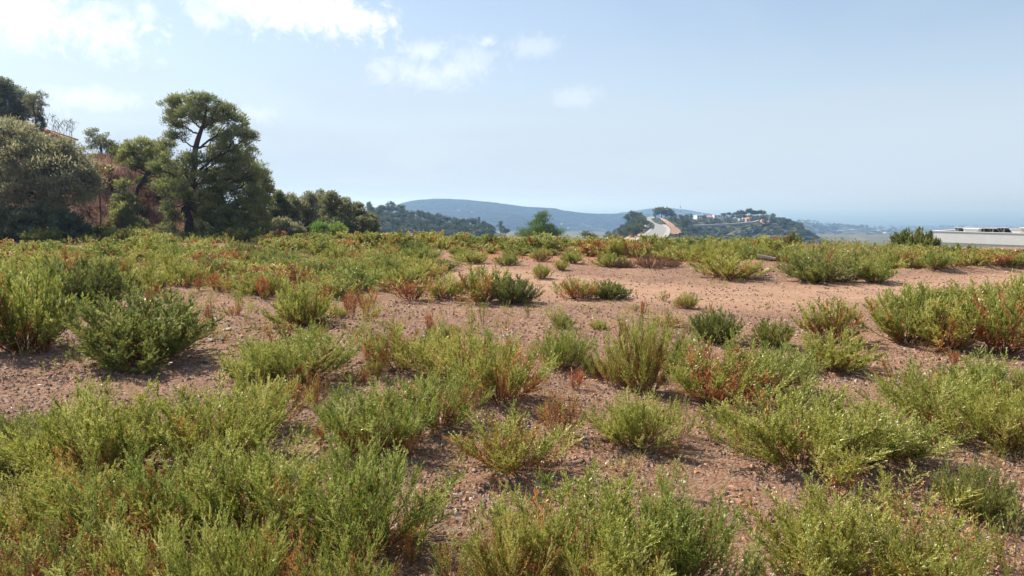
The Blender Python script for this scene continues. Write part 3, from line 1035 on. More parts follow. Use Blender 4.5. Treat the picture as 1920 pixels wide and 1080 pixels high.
# plants that can be told apart one by one: kind, u, base v, width px, top v, label
NEAR = [
    # bottom left thicket
    ('d', 60, 868, 250, 748, 'dark green shrub with bare side towards the rock in the near thicket'),
    ('g', 195, 890, 290, 692, 'tall yellow-green shrub with spiky shoots at the back of the near thicket'),
    ('g', 410, 868, 300, 692, 'broad pale green shrub behind the near thicket, below the thick green shrub with wire'),
    ('m', 500, 800, 130, 700, 'thin shrub with rust red stalks beside the bare hollow'),
    ('g', 90, 1010, 300, 830, 'leafy green shrub in the near thicket with reddish undergrowth'),
    ('m', 270, 1030, 300, 800, 'shrub with brown lower leaves in the middle of the near thicket'),
    ('g', 470, 1000, 330, 792, 'full green shrub with small yellow flower heads in the near thicket'),
    ('g', 680, 1030, 320, 800, 'bright grass-green shrub leaning over the stony gap'),
    ('m', 60, 1150, 280, 960, 'shrub with dry red-brown base, front of the near thicket'),
    ('m', 250, 1170, 260, 950, 'ragged shrub with dead brown stems, front of the near thicket'),
    ('g', 430, 1160, 260, 930, 'pale budding shrub at the front of the near thicket'),
    ('o', 530, 1130, 110, 970, 'orange dried plant rising out of the front of the near thicket'),
    ('m', 640, 1170, 220, 985, 'leafy shoots over dark dead leaves in front of the stony gap'),
    # bottom centre
    ('g', 1095, 1085, 400, 845, 'wide bright green shrub with dark brown centre on the gravel'),
    ('g', 1262, 1105, 280, 885, 'dense green shrub below the little pile of orange stones'),
    ('s', 850, 1110, 130, 985, 'small thin shrub with orange leaves at the end of the stony gap'),
    ('m', 960, 1130, 190, 930, 'upright green shrub with rusty base beside the stony gap'),
    ('m', 1150, 1160, 240, 980, 'low shrub with reddish dead leaves in front of the wide bright shrub'),
    ('u', 1250, 930, 60, 850, 'single tall pale shoot beside the loose flat stones'),
    # bottom right
    ('g', 1560, 1075, 330, 885, 'loose yellow-green shrub right of the orange stone pile'),
    ('s', 1480, 1135, 260, 960, 'thin shrub with reddish stems below the orange stone pile'),
    ('s', 1690, 1000, 260, 850, 'airy shrub with orange tinted leaves in front of the largest green shrub'),
    ('m', 1740, 1120, 240, 940, 'shrub with dark wine red dead leaves at its foot'),
    ('d', 1828, 968, 150, 858, 'small dark green bush with one tall shoot on open ground'),
    ('s', 1900, 1090, 170, 930, 'sparse light green shrub at the end of the bare pinkish ground'),
    ('u', 1570, 935, 110, 815, 'upright green shoots in front of the shade of the largest green shrub'),
    # middle row
    ('m', 965, 880, 230, 745, 'yellow-green shrub with orange inner stems and dark root'),
    ('o', 1048, 818, 110, 722, 'bright orange dried plant behind the yellow-green shrub'),
    ('g', 700, 838, 250, 690, 'pale feathery shrub with orange stalks at its foot'),
    ('m', 825, 802, 170, 690, 'green shrub with a dark red-brown root on the bare hollow'),
    ('m', 940, 752, 190, 622, 'dark stemmed shrub with a clump of brown dead leaves'),
    ('m', 752, 694, 140, 600, 'shrub with a rust coloured side beside the earth step'),
    ('g', 865, 712, 180, 612, 'light green shrub between the rusty shrub and the dark stemmed shrub'),
    ('g', 1190, 834, 175, 722, 'neat round green bush alone on brown ground'),
    ('s', 1278, 820, 75, 735, 'thin bush with bare dark stems touching the neat round bush'),
    ('s', 1337, 826, 60, 745, 'wispy seedling shrub between two bushes'),
    ('s', 1380, 856, 40, 770, 'slim reddish stalk plant beside the largest green shrub'),
    ('m', 1208, 735, 115, 590, 'tall narrow green shrub with a dark root'),
    ('s', 1150, 722, 110, 622, 'thin pale shrub with red stems'),
    ('g', 1058, 692, 100, 612, 'upright green shrub on the edge of the open gravel'),
    ('m', 1345, 755, 230, 625, 'shrub with brown hollow at its foot behind the largest green shrub'),
    ('g', 1440, 735, 160, 640, 'green shrub joined to the back of the largest green shrub'),
    ('g', 1500, 870, 330, 690, 'largest green shrub, full and dense with deep shade below'),
    ('g', 1650, 856, 260, 735, 'green shrub leaning against the largest shrub'),
    ('g', 1566, 694, 145, 620, 'low round grey-green bush on the open ground before the track'),
    ('m', 1556, 640, 105, 562, 'bush with a dark hollow foot beside the track'),
    ('d', 1340, 642, 85, 580, 'darker leaning bush on the gravel beside the track'),
    ('d', 1447, 648, 80, 600, 'low olive green bush with brown side on the gravel'),
    # right
    ('g', 1700, 640, 140, 540, 'shrub with a fan of bare stems beside the track'),
    ('m', 1782, 652, 140, 558, 'shrub with a dark purple-brown foot beside the track'),
    ('m', 1885, 660, 150, 530, 'tall shrub with red stems beside the track'),
    ('g', 1740, 592, 130, 535, 'leafy shrub in the trackside row, behind the fan of bare stems'),
    ('g', 1820, 596, 140, 530, 'leafy shrub in the trackside row, behind the dark purple-brown foot'),
    ('g', 1910, 600, 120, 520, 'leafy shrub in the trackside row, behind the tall red stemmed shrub'),
    ('g', 1760, 800, 230, 680, 'wide yellow-green shrub with reddish stems right of the largest green shrub'),
    ('g', 1895, 845, 220, 700, 'big pale yellow-green shrub with a slim bare root'),
    ('g', 1850, 765, 180, 660, 'pale shrub behind the big pale yellow-green shrub'),
    ('s', 1690, 725, 80, 660, 'thin low shrub on stony ground behind the wide yellow-green shrub'),
    # left
    ('d', 262, 680, 250, 545, 'broad dark green dome shaped shrub on bare earth'),
    ('g', 45, 655, 200, 500, 'tall light green shrub beside the bent straw'),
    ('d', 160, 582, 150, 480, 'dark shrub with a reddish foot behind the broad dark dome'),
    ('g', 20, 580, 130, 490, 'light green shrub behind the tall shrub with the bent straw'),
    ('g', 560, 712, 215, 605, 'thick green shrub with a thin wire under it on the earth step'),
    ('g', 478, 724, 120, 650, 'shrub joined to the thick green shrub on the earth step'),
    ('g', 566, 604, 110, 522, 'fresh green bush just above the earth step'),
    ('u', 448, 596, 20, 545, 'single green shoot among the loose stones'),
    ('x', 658, 598, 24, 545, 'rusty dead stalk standing above the earth step'),
    ('o', 686, 590, 40, 540, 'dead red-brown weed above the earth step'),
    # middle distance on the open gravel
    ('m', 905, 566, 110, 500, 'green bush with red-brown stalks at the edge of the open gravel'),
    ('d', 965, 568, 80, 520, 'olive bush with rusty foot at the edge of the open gravel'),
    ('o', 770, 565, 80, 520, 'rusty low bush at the edge of the weedy field'),
    ('m', 830, 560, 80, 515, 'mixed green and rusty bush at the edge of the weedy field'),
    ('m', 1083, 560, 80, 520, 'spreading bush with orange patches on the open gravel'),
    ('d', 1145, 560, 65, 528, 'low bush with a dark grey foot on the open gravel'),
    ('s', 1110, 560, 50, 530, 'thin rust stemmed bush between two bushes on the open gravel'),
    ('g', 1016, 523, 32, 496, 'small round bush alone on the open gravel'),
    ('g', 1053, 506, 30, 488, 'small bright bush on the orange earth patch'),
    ('u', 1040, 604, 34, 572, 'small upright tuft alone on the gravel'),
    ('g', 1122, 617, 34, 600, 'tiny yellow-green tuft with its own shadow on the gravel'),
    ('u', 990, 596, 14, 570, 'thin single weed standing on bare gravel'),
    ('s', 1245, 565, 30, 545, 'small weed with yellow tips on the gravel'),
    ('s', 1270, 577, 26, 560, 'small green weed beside the creeping orange weed'),
    ('s', 1295, 580, 26, 560, 'small grey-green weed on bare gravel'),
    ('o', 1250, 612, 60, 592, 'low orange weed behind the tall narrow shrub'),
    # along the track
    ('g', 1368, 522, 118, 478, 'round green bush in front of the grey rubble heap'),
    ('d', 1535, 524, 125, 474, 'round dark bush with deep shade on its side, far side of the track'),
    ('g', 1640, 519, 75, 478, 'small dome shaped bush beside the straw coloured grass'),
    ('b', 1220, 502, 60, 478, 'brown dried dome bush at the edge of the gravel'),
    ('b', 1255, 500, 46, 482, 'brown dried dome bush at the edge of the gravel'),
    ('b', 1172, 502, 40, 484, 'brown dried dome bush at the edge of the gravel'),
    ('g', 1145, 500, 60, 474, 'green bush between the brown dried domes'),
    # far edge
    ('g', 1003, 474, 80, 440, 'dark green bush in front of the feathery green tree'),
    ('m', 750, 466, 56, 436, 'brown-skirted round bush on the far edge before the middle of the wooded hill'),
    ('m', 812, 464, 56, 435, 'brown-skirted round bush on the far edge before the lower part of the wooded hill'),
    ('m', 868, 466, 50, 438, 'brown-skirted round bush on the far edge before the foot of the wooded hill'),
    ('m', 915, 466, 44, 440, 'brown-skirted round bush on the far edge before the end of the wooded hill'),
    ('m', 690, 464, 60, 436, 'brown-skirted round bush on the far edge before the end of the grove'),
    ('m', 640, 462, 56, 436, 'brown-skirted round bush on the far edge before the dark bushy tree of the grove'),
    ('m', 585, 462, 60, 437, 'brown-skirted round bush on the far edge before the lime green bush'),
]
for e in NEAR:
    k, u, vb, w, vt, lab = e
    grp = None
    if 'brown-skirted round bush on the far edge' in lab:
        grp = 'bushes on the far edge of the plot'
    if 'trackside row' in lab:
        grp = 'shrubs in the row beside the track'
    if 'dried dome' in lab and k == 'b':
        grp = 'brown dried dome bushes'
    if k in 'ox':
        shrub_px(k, u, vb, w, vt, lab, 'dry plant', grp, 'dried_weed')
    elif w < 45 and k != 'b':
        shrub_px(k, u, vb, w, vt, lab, 'weed', grp, 'small_weed')
    else:
        shrub_px(k, u, vb, w, vt, lab, 'shrub', grp, 'dried_shrub' if k == 'b' else 'leafy_shrub')


# ----------------------------------------------------------------- fields of shrubs
def in_poly(u, v, poly):
    c = False
    j = len(poly) - 1
    for i in range(len(poly)):
        (xi, yi), (xj, yj) = poly[i], poly[j]
        if (yi > v) != (yj > v) and u < (xj - xi) * (v - yi) / (yj - yi) + xi:
            c = not c
        j = i
    return c


def to_px(x, y, z):
    dx, dy, dz = x, y, z - CAM_H
    c, s = math.cos(PITCH), math.sin(PITCH)
    f = dy * c - dz * s
    up = dy * s + dz * c
    return 960 + F_PX * dx / f, 540 - F_PX * up / f


def scatter_poly(poly, n_max, gap, seed, tries=9000):
    """points on the ground inside a region, kept gap metres apart"""
    rs = random.Random(seed)
    W_ = [at_ground(u, v) for u, v in poly]
    x0, x1 = min(p.x for p in W_), max(p.x for p in W_)
    y0, y1 = min(p.y for p in W_), max(p.y for p in W_)
    out = []
    for _ in range(tries):
        if len(out) >= n_max:
            break
        x, y = rs.uniform(x0, x1), rs.uniform(y0, y1)
        u, v = to_px(x, y, 0)
        if not in_poly(u, v, poly):
            continue
        if any((x - a) ** 2 + (y - b) ** 2 < gap * gap for a, b in out):
            continue
        out.append((x, y))
    return out


FIELD_L = [(-60, 466), (180, 472), (470, 474), (560, 474), (830, 480), (835, 500), (770, 550), (620, 560), (420, 550), (300, 552), (220, 570), (-60, 600)]
BAND_R = [(1095, 466), (1300, 468), (1500, 467), (1700, 474), (1760, 482), (1990, 487), (2000, 506), (1690, 514), (1600, 505), (1480, 500), (1390, 492), (1300, 502), (1240, 488), (1100, 482)]
FAR_L = [(500, 458), (800, 460), (1090, 462), (1090, 470), (800, 468), (500, 468)]
BANKFOOT = [(-60, 450), (520, 450), (520, 462), (340, 466), (180, 462), (-60, 456)]

STRAW = [(1480, 470), (1560, 466), (1680, 476), (1670, 500), (1600, 500), (1570, 492), (1490, 490)]


def look(k, w, h):
    size = 'tall' if h > .78 else ('low' if h < .55 else ('broad' if w > 1.85 else 'middling'))
    return size + ' ' + {'g': 'yellow-green', 'd': 'dark green', 'm': 'brown-skirted', 'o': 'rusty', 's': 'thin'}[k] + ' shrub'


def small_scatter():
    rs = random.Random(77)
    for q in range(46):
        u, v = rs.uniform(640, 1330), 540 + 190 * rs.random() ** 1.3
        if 1180 < u and v < 575:
            continue
        k = rs.choice('ssgumx')
        w = rs.uniform(16, 46) * (v - 380) / 220
        hpx = w * (1.3 if k in 'ux' else .75)
        if k in 'ux':
            w *= .5
        size = 'tiny' if w < 20 else ('small' if w < 34 else 'knee-high')
        mk = near_what(u, [(700, 'near the earth step'), (850, 'in front of the weedy field'), (985, 'on the open gravel'), (1120, 'near the tiny tuft'), (1260, 'near the dark leaning bush')])
        shrub_px(k, u, v, w, v - hpx, size + ' ' + {'s': 'thin green', 'g': 'round green', 'u': 'upright green', 'm': 'half dried', 'x': 'rusty dead'}[k] + ' weed ' + mk, 'weed', 'small weeds on the open ground', 'small_weed')


def strip_weeds():
    rs = random.Random(79)
    for q in range(40):
        u, v = rs.uniform(190, 690), rs.uniform(545, 665)
        if 400 < u < 520 and v > 600:
            continue
        k = rs.choice('sxxosmu')
        w = rs.uniform(18, 44) * (v - 380) / 220
        hpx = w * (1.2 if k in 'ux' else .7)
        if k in 'ux':
            w *= .55
        size = 'tiny' if w < 18 else ('small' if w < 30 else 'knee-high')
        mk = near_what(u, [(250, 'behind the broad dark dome'), (400, 'before the weedy field'), (500, 'above the stony hollow'), (620, 'around the earth step')])
        shrub_px(k, u, v, w, v - hpx, size + ' ' + {'s': 'thin green', 'o': 'orange', 'u': 'upright green', 'm': 'half dried', 'x': 'rusty dead'}[k] + ' weed ' + mk, 'weed', 'small weeds on the stony strip', 'small_weed')


def near_what(u, marks):
    return min(marks, key=lambda m_: abs(m_[0] - u))[1]


small_scatter()
strip_weeds()
pts_l = scatter_poly(FIELD_L, 118, 1.15, 3)
rs_ = random.Random(5)
for x, y in pts_l:
    nz = float(fbm(x / 6, y / 6, 91, 3))
    k = rs_.choice('gggggsgmmod' if nz > -.05 else 'ggggmmosd')
    w, h = rs_.uniform(1.1, 2.2), rs_.uniform(.42, .92)
    u, v = to_px(x, y, 0)
    row = 'on the gravel side' if v > 532 else ('on the bank side' if v < 486 else 'in the midst')
    mk = near_what(u, [(60, 'near the huge tree'), (260, 'below the bank'), (380, 'facing the tall pine'), (560, 'before the grove'), (740, 'before the wooded hill')])
    shrub(k, x, y, w, h, look(k, w, h) + ' ' + row + ' of the field ' + mk, 'shrub', 'shrubs of the weedy field')
pts_r = [p for p in scatter_poly(BAND_R, 126, 1.0, 8) if not in_poly(*to_px(p[0], p[1], 0), STRAW)]
for x, y in pts_r:
    k = rs_.choice('gggdgmmo')
    u, v = to_px(x, y, 0)
    w, h = rs_.uniform(1.2, 2.2), rs_.uniform(.55, 1.0) * (.85 if u > 1740 else 1)
    row = 'on the track side' if v > 498 else ('on the valley side' if v < 478 else 'inside')
    mk = near_what(u, [(1170, 'above the brown domes'), (1260, 'before the far road'), (1400, 'around the rubble heap'), (1600, 'by the straw grass'), (1830, 'before the white roof')])
    shrub(k, x, y, w, h, look(k, w, h) + ' ' + (row + ' of the shrub band ' if row != 'inside' else 'inside the shrub band ') + mk, 'shrub', 'shrubs of the band beyond the track')
# darker, taller bush at the corner of the white roof
for (u, vb, w, vt) in [(1704, 474, 56, 433), (1738, 476, 40, 440)]:
    shrub_px('d', u, vb, w, vt, 'tall dark bush standing up before the end of the white roof', 'shrub', 'dark bushes before the white roof')
pts_f = scatter_poly(FAR_L, 26, 1.5, 11)
for x, y in pts_f:
    k = rs_.choice('gmmo')
    w, h = rs_.uniform(1.3, 2.3), rs_.uniform(.55, 1.0)
    mk = near_what(to_px(x, y, 0)[0], [(560, 'before the grove'), (750, 'before the wooded hill'), (880, 'before the mountain'), (1010, 'by the feathery tree')])
    shrub(k, x, y, w, h, look(k, w, h) + ' on the lip of the valley ' + mk, 'shrub', 'shrubs on the lip of the valley')
pts_b = scatter_poly(BANKFOOT, 22, 1.6, 13)
for x, y in pts_b:
    k = rs_.choice('gdd')
    w, h = rs_.uniform(1.6, 2.6), rs_.uniform(.6, 1.2)
    mk = near_what(to_px(x, y, 0)[0], [(60, 'under the huge grey-green tree'), (230, 'under the young pine'), (360, 'around the tall pine'), (490, 'under the pale pine')])
    shrub(k, x, y, w, h, look(k, w, h) + ' at the bank foot ' + mk, 'shrub', 'shrubs along the foot of the bank')

bp_ = random.Random(15)
for q in range(46):
    x, y = bp_.uniform(-58, -22), bp_.uniform(58, 84)
    d_ = (x + 30) * -0.42 + (y - 60) * 0.907 - 2.2
    if not (1 < d_ < 22) or x + .6 * (y - 60) > -23:
        continue
    k = bp_.choice('bbmdgb')
    w, h = bp_.uniform(1.4, 3.0), bp_.uniform(.6, 1.4)
    lv = 'low on' if d_ < 7 else ('halfway up' if d_ < 14 else 'near the top of')
    lab = {'b': 'brown dried', 'm': 'brown-skirted', 'd': 'dark green', 'g': 'yellow-green'}[k] + ' scrub ' + lv + ' the reddish bank, ' + near_what(to_px(x, y, 3)[0], [(150, 'beside the huge grey-green tree'), (240, 'by the young pine'), (340, 'behind the tall pine')])
    shrub(k, x, y, w, h, lab, 'shrub', 'scrub on the reddish bank', 'bank_scrub')

pr_ = random.Random(19)
for (x, y) in scatter_poly([(835, 474), (1085, 468), (1120, 482), (1080, 496), (960, 500), (850, 494)], 22, 1.7, 61, 4000):
    k = pr_.choice('ggsmg')
    w, h = pr_.uniform(.8, 1.7), pr_.uniform(.35, .7)
    mk = near_what(to_px(x, y, 0)[0], [(870, 'near the weedy field'), (960, 'in its middle'), (1050, 'near the feathery tree')])
    shrub(k, x, y, w, h, look(k, w, h) + ' on the orange earth patch, ' + mk, 'shrub', 'shrubs on the orange earth patch')

# orange dried stalks standing in the weedy field
for (u, vb, w, vt) in [(403, 542, 26, 508), (372, 545, 18, 512), (455, 545, 18, 515), (492, 560, 22, 515), (512, 552, 16, 520), (250, 528, 20, 510), (350, 540, 14, 520),
                       (535, 545, 14, 518), (580, 540, 16, 515), (620, 545, 16, 520), (430, 548, 14, 520), (300, 545, 14, 525), (55, 530, 18, 505), (155, 545, 22, 510), (725, 548, 20, 520)] + [(110 + 47 * q_ + (q_ * 37) % 29, 505 + (q_ * 23) % 48, 16 + (q_ * 7) % 10, 482 + (q_ * 23) % 48) for q_ in range(16)]:
    shrub_px('x', u, vb, w, vt, 'orange dried stalk in the weedy field ' + near_what(u, [(60, 'near the huge grey-green tree'), (230, 'below the reddish bank'), (380, 'facing the tall pine'), (520, 'before the grove'), (700, 'before the wooded hill')]), 'dry plant', 'dried stalks of the weedy field', 'dried_stalk')
for (u, vb, w, vt, lab) in [
        (590, 770, 45, 700, 'orange-footed green weed in the bare hollow below the thick green shrub'), (555, 760, 26, 712, 'small rusty stalk in the hollow below the wire'),
        (680, 720, 24, 690, 'rusty stalk at the foot of the earth step'), (745, 640, 18, 612, 'slim dead stalk behind the shrub with the rust coloured side'),
        (760, 860, 50, 790, 'bright orange dried clump at the foot of the pale feathery shrub'), (690, 850, 70, 780, 'wide orange dried clump under the pale feathery shrub'),
        (650, 840, 40, 775, 'orange dried stalk on the thicket side of the pale feathery shrub'), (600, 838, 26, 790, 'lone orange stalk between the thicket and the pale feathery shrub'),
        (890, 760, 44, 706, 'dark rust dried clump beside the dark stemmed shrub'), (1080, 730, 32, 690, 'rusty stalk beside the thin pale shrub with red stems'),
        (1105, 700, 24, 668, 'short rusty stalk behind the thin pale shrub with red stems'), (85, 660, 40, 622, 'orange dried weed between the bent straw and the broad dark dome'),
        (1790, 690, 24, 655, 'leaning orange stalk below the shrub with the purple-brown foot'), (1600, 1080, 40, 1000, 'orange dried stalk inside the loose yellow-green shrub'),
        (830, 1080, 26, 1010, 'orange stalk at the lower end of the stony gap'), (770, 1060, 24, 990, 'orange stalk under the bright grass-green shrub')]:
    shrub_px('o' if w > 40 else 'x', u, vb, w, vt, lab, 'dry plant', 'dried stalks between the near shrubs', 'dried_stalk')


# ground cover nobody could count: small weeds, straw, litter
def joined(pts, kind, lod, name, label, cat, smin, smax, seed):
    rs = np.random.default_rng(seed)
    vs_, fs_, tn_, n0 = {'foliage': []}, [], [], 0
    V_all, F_all, T_all, MI = [], [], [], []
    pr = PROTO_RAW[(kind, lod)]
    for (x, y) in pts:
        parts = pr[rs.integers(len(pr))]
        s = rs.uniform(smin, smax)
        a = rs.uniform(0, 6.28)
        c, sn = math.cos(a), math.sin(a)
        z0 = gz1(x, y)
        for mi, nm in enumerate(('foliage', 'dry_foliage')):
            if nm not in parts:
                continue
            V, Fq, tn = parts[nm]
            W_ = np.stack([V[:, 0] * c - V[:, 1] * sn, V[:, 0] * sn + V[:, 1] * c, V[:, 2]], 1) * s + [x, y, z0]
            V_all.append(W_)
            F_all.append(Fq + n0)
            T_all.append(np.clip(tn + rs.normal(0, .08), 0, 1))
            MI.append(np.full(len(Fq), mi))
            n0 += len(V)
    me = mesh_np(name, np.concatenate(V_all), np.concatenate(F_all), None, tone=np.concatenate(T_all), mats=['leaf_g', 'leaf_dry'], midx=np.concatenate(MI))
    return tag(link(name, me), label, cat, kind='stuff')


PROTO_RAW = {}
PROTO_RAW[('w', 'near')] = [make_shrub(900 + i, .28, .3, 5, 4, 5, .032, .011, dry=.3, tilt=50) for i in range(4)]
PROTO_RAW[('w', 'mid')] = [make_shrub(920 + i, .40, .5, 6, 4, 5, .065, .024, dry=.25, tilt=50) for i in range(4)]
PROTO_RAW[('w', 'far')] = [make_shrub(940 + i, .62, 1.1, 10, 4, 5, .15, .042, dry=.30, tilt=58) for i in range(5)]
rs_ = random.Random(21)


def rand_pts(n_, y0, y1, thr, seed, sc=2.5):
    out = []
    while len(out) < n_:
        y = math.exp(rs_.uniform(math.log(y0), math.log(y1)))
        x = rs_.uniform(-.74, .74) * y
        if float(fbm(x / sc, y / sc, seed, 3)) > thr and float(poly_dist(np.array([x]), np.array([y]), TRACK)[0]) > 2.6:
            out.append((x, y))
    return out


joined(rand_pts(400, 5.2, 16, .0, 101), 'w', 'near', 'low_weeds', 'small green and rusty weeds scattered on the gravel', 'weeds', .35, 1.0, 1)
joined(rand_pts(150, 16, 33, .06, 103, 5), 'w', 'mid', 'low_weeds', 'small green and rusty weeds scattered on the far gravel', 'weeds', .4, .8, 2)
STRIP = [(190, 550), (420, 545), (700, 552), (700, 670), (560, 620), (390, 690), (250, 690), (0, 720), (0, 670), (180, 640)]
joined(scatter_poly(STRIP, 170, .16, 57, 9000), 'w', 'mid', 'low_weeds', 'small green and rusty weeds scattered on the stony strip before the weedy field', 'weeds', .35, .95, 7)
joined(scatter_poly([(680, 560), (1180, 575), (1320, 610), (1200, 690), (820, 660), (690, 640)], 110, .2, 58, 9000), 'w', 'mid', 'low_weeds', 'small green and rusty weeds scattered on the open gravel', 'weeds', .3, .75, 8)
fill = scatter_poly(FIELD_L, 330, .6, 31, 20000)
joined(fill, 'w', 'far', 'field_undergrowth', 'low yellow-green growth filling the weedy field between its shrubs', 'undergrowth', .6, 1.15, 3)
fill = scatter_poly(BAND_R, 270, .6, 37, 20000) + scatter_poly(FAR_L, 110, .85, 38, 20000) + scatter_poly(BANKFOOT, 80, .9, 39, 20000)
joined(fill, 'w', 'far', 'band_undergrowth', 'low green growth filling the far bands between their shrubs', 'undergrowth', .75, 1.3, 4)


def blades(name, pts, h0, h1, mat, label, cat, per, seed, spread, wd):
    rs = np.random.default_rng(seed)
    pts = np.array(pts)
    P = np.repeat(pts, per, 0) + rs.normal(0, spread, (len(pts) * per, 2))
    z = gz(P[:, 0], P[:, 1])
    P3 = np.column_stack([P, z - .02])
    D = rs.normal(size=P3.shape) * .45
    D[:, 2] = 1
    S = rs.uniform(h0, h1, len(P3))
    V, Fq = leaf_quads(P3, D, S, np.full(len(P3), wd), rs)
    me = mesh_np(name, V, Fq, mat, tone=np.repeat(rs.random(len(P3)), 4))
    return tag(link(name, me), label, cat, kind='stuff')


blades('straw_grass', scatter_poly(STRAW, 150, .25, 51, 6000), .25, .7, 'straw', 'pale straw coloured dry grass between bushes beyond the track', 'dry grass', 26, 5, .18, .03)
RUST = [(840, 470), (1090, 462), (1230, 482), (1210, 498), (1080, 497), (900, 488)]
blades('rusty_ground_cover', scatter_poly(RUST, 300, .3, 53, 9000), .04, .16, 'leaf_dry', 'rust orange ground cover at the far end of the gravel', 'ground cover', 9, 6, .25, .035)


def bank_pts(n_, seed):
    rs = np.random.default_rng(seed)
    x = rs.uniform(-62, -16, n_ * 4)
    y = rs.uniform(54, 92, n_ * 4)
    d = (x + 30) * -0.42 + (y - 60) * 0.907 - 2.2
    ok = (d > 0) & (d < 26) & (fbm(x / 2.5, y / 2.5, 71, 3) > -.06)
    return np.column_stack([x[ok], y[ok]])[:n_]


blades('bank_dry_grass', bank_pts(1900, 4), .25, .9, 'bank_grass', 'reddish brown dry grass covering the bank behind the pine', 'dry grass', 16, 8, .35, .06)


# ----------------------------------------------------------------- trees
def crown(acc, C, rad, npad, per, pr, leaf, lw, rs, upb=.5, tone_b=0.0, hollow=.45, padlist=None):
    C, rad = np.asarray(C, float), np.asarray(rad, float)
    dirs = norm(rs.normal(size=(npad, 3)))
    rr = hollow + (1 - hollow) * rs.random(npad) ** .6
    pc = C + dirs * rr[:, None] * rad
    if padlist is not None:
        padlist.extend(pc.tolist())
    ps = pr * rs.uniform(.6, 1.25, npad)
    nn = npad * per
    pid = np.repeat(np.arange(npad), per)
    loc = norm(rs.normal(size=(nn, 3))) * (rs.random(nn) ** .45)[:, None]
    loc[:, 2] = loc[:, 2] * .72 + .08
    P = pc[pid] + loc * ps[pid][:, None]
    D = loc * .9 + rs.normal(size=(nn, 3)) * .45 + dirs[pid] * .3
    D[:, 2] += upb
    S = leaf * rs.uniform(.6, 1.2, nn)
    V, Fq = leaf_quads(P, D, S, lw * S / leaf, rs)
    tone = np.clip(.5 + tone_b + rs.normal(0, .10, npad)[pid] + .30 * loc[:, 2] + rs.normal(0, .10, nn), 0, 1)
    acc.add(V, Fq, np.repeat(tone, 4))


def bez(a, b, sag, rs, k=7):
    a, b = np.asarray(a, float), np.asarray(b, float)
    m = (a + b) / 2 + np.array([0, 0, sag]) + rs.normal(0, .04, 3) * np.linalg.norm(b - a)
    t_ = np.linspace(0, 1, k)[:, None]
    return a * (1 - t_) ** 2 + 2 * m * t_ * (1 - t_) + b * t_ ** 2


def tree_px(name, label, D, trunk, lobes, mat, leaf, lw, per=60, dens=1.0, pr=.55, group=None, seed=1, upb=.5, cat='tree', limbs=True, bark='bark', tone_b=0.0, hollow=.45, twig=.3):
    rs = np.random.default_rng(seed)
    tp = np.array([at_depth(u, v, D) for u, v, _ in trunk])
    x0, y0 = tp[0, 0], tp[0, 1]
    zg = gz1(x0, y0)
    if tp[0, 2] > zg - .2:
        tp[0, 2] = zg - .2
    else:
        zg = min(zg, tp[1, 2] - .5)
        tp[0, 2] = zg - .2
    trad = np.array([r for _, _, r in trunk])
    root = link(name, None, None, (x0, y0, zg))
    tag(root, label, cat, group)
    tacc = Acc()
    sp = spline(tp, 22)
    tr = np.interp(np.linspace(0, 1, 22), np.linspace(0, 1, len(trad)), trad)
    tr[0] *= 1.35
    tr[1] *= 1.12
    wob = np.cumsum(rs.normal(0, .03, (22, 3)), 0) * [1, 1, 0]
    sp = sp + wob
    tacc.add(*tube(sp, tr, 9))
    cacc = Acc()
    for lb in lobes:
        u, v, ru, rv = lb[:4]
        dy = lb[4] if len(lb) > 4 else rs.uniform(-1.2, 1.2)
        C = np.array(at_depth(u, v, D + dy))
        k = (D + dy) / F_PX
        rad = np.array([ru * k, (ru * .6 + rv * .4) * k, rv * k])
        npad = max(5, int(dens * 3.2 * (rad[0] * rad[2] + rad[1] * rad[0]) / (pr * pr)))
        pl = []
        crown(cacc, C, rad, npad, per, pr, leaf, lw, rs, upb, tone_b, hollow, pl)
        if limbs:
            hd = np.hypot(sp[:, 0] - C[0], sp[:, 1] - C[1])
            want = C[2] - (rs.uniform(.25, .75) * hd + .2)          # limbs climb as they leave the trunk
            err = np.abs(sp[:, 2] - want)
            err[:6] += 5
            i0 = int(np.argmin(err))
            r0 = min(tr[i0] * .5, .04 + .022 * np.linalg.norm(C - sp[i0]))
            path = bez(sp[i0], C, -.14 * np.linalg.norm(C - sp[i0]) * rs.uniform(-.6, 1.4), rs, 9)
            path[1:-1] += rs.normal(0, .07, (7, 3))
            tacc.add(*tube(path, np.linspace(r0, r0 * .4, 9), 6))
            for pc in random.Random(seed).sample(pl, min(len(pl), max(4, int(len(pl) * twig)))):
                q = path[rs.integers(4, 9)]
                tacc.add(*tube(bez(q, pc, .05, rs, 4), np.linspace(r0 * .35, .012, 4), 4))
    off = np.array([x0, y0, zg])
    for acc in (tacc, cacc):
        acc.v = [w_ - off for w_ in acc.v]
    link('trunk', tacc.mesh('trunk', bark, smooth=True), root)
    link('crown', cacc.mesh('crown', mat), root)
    return root


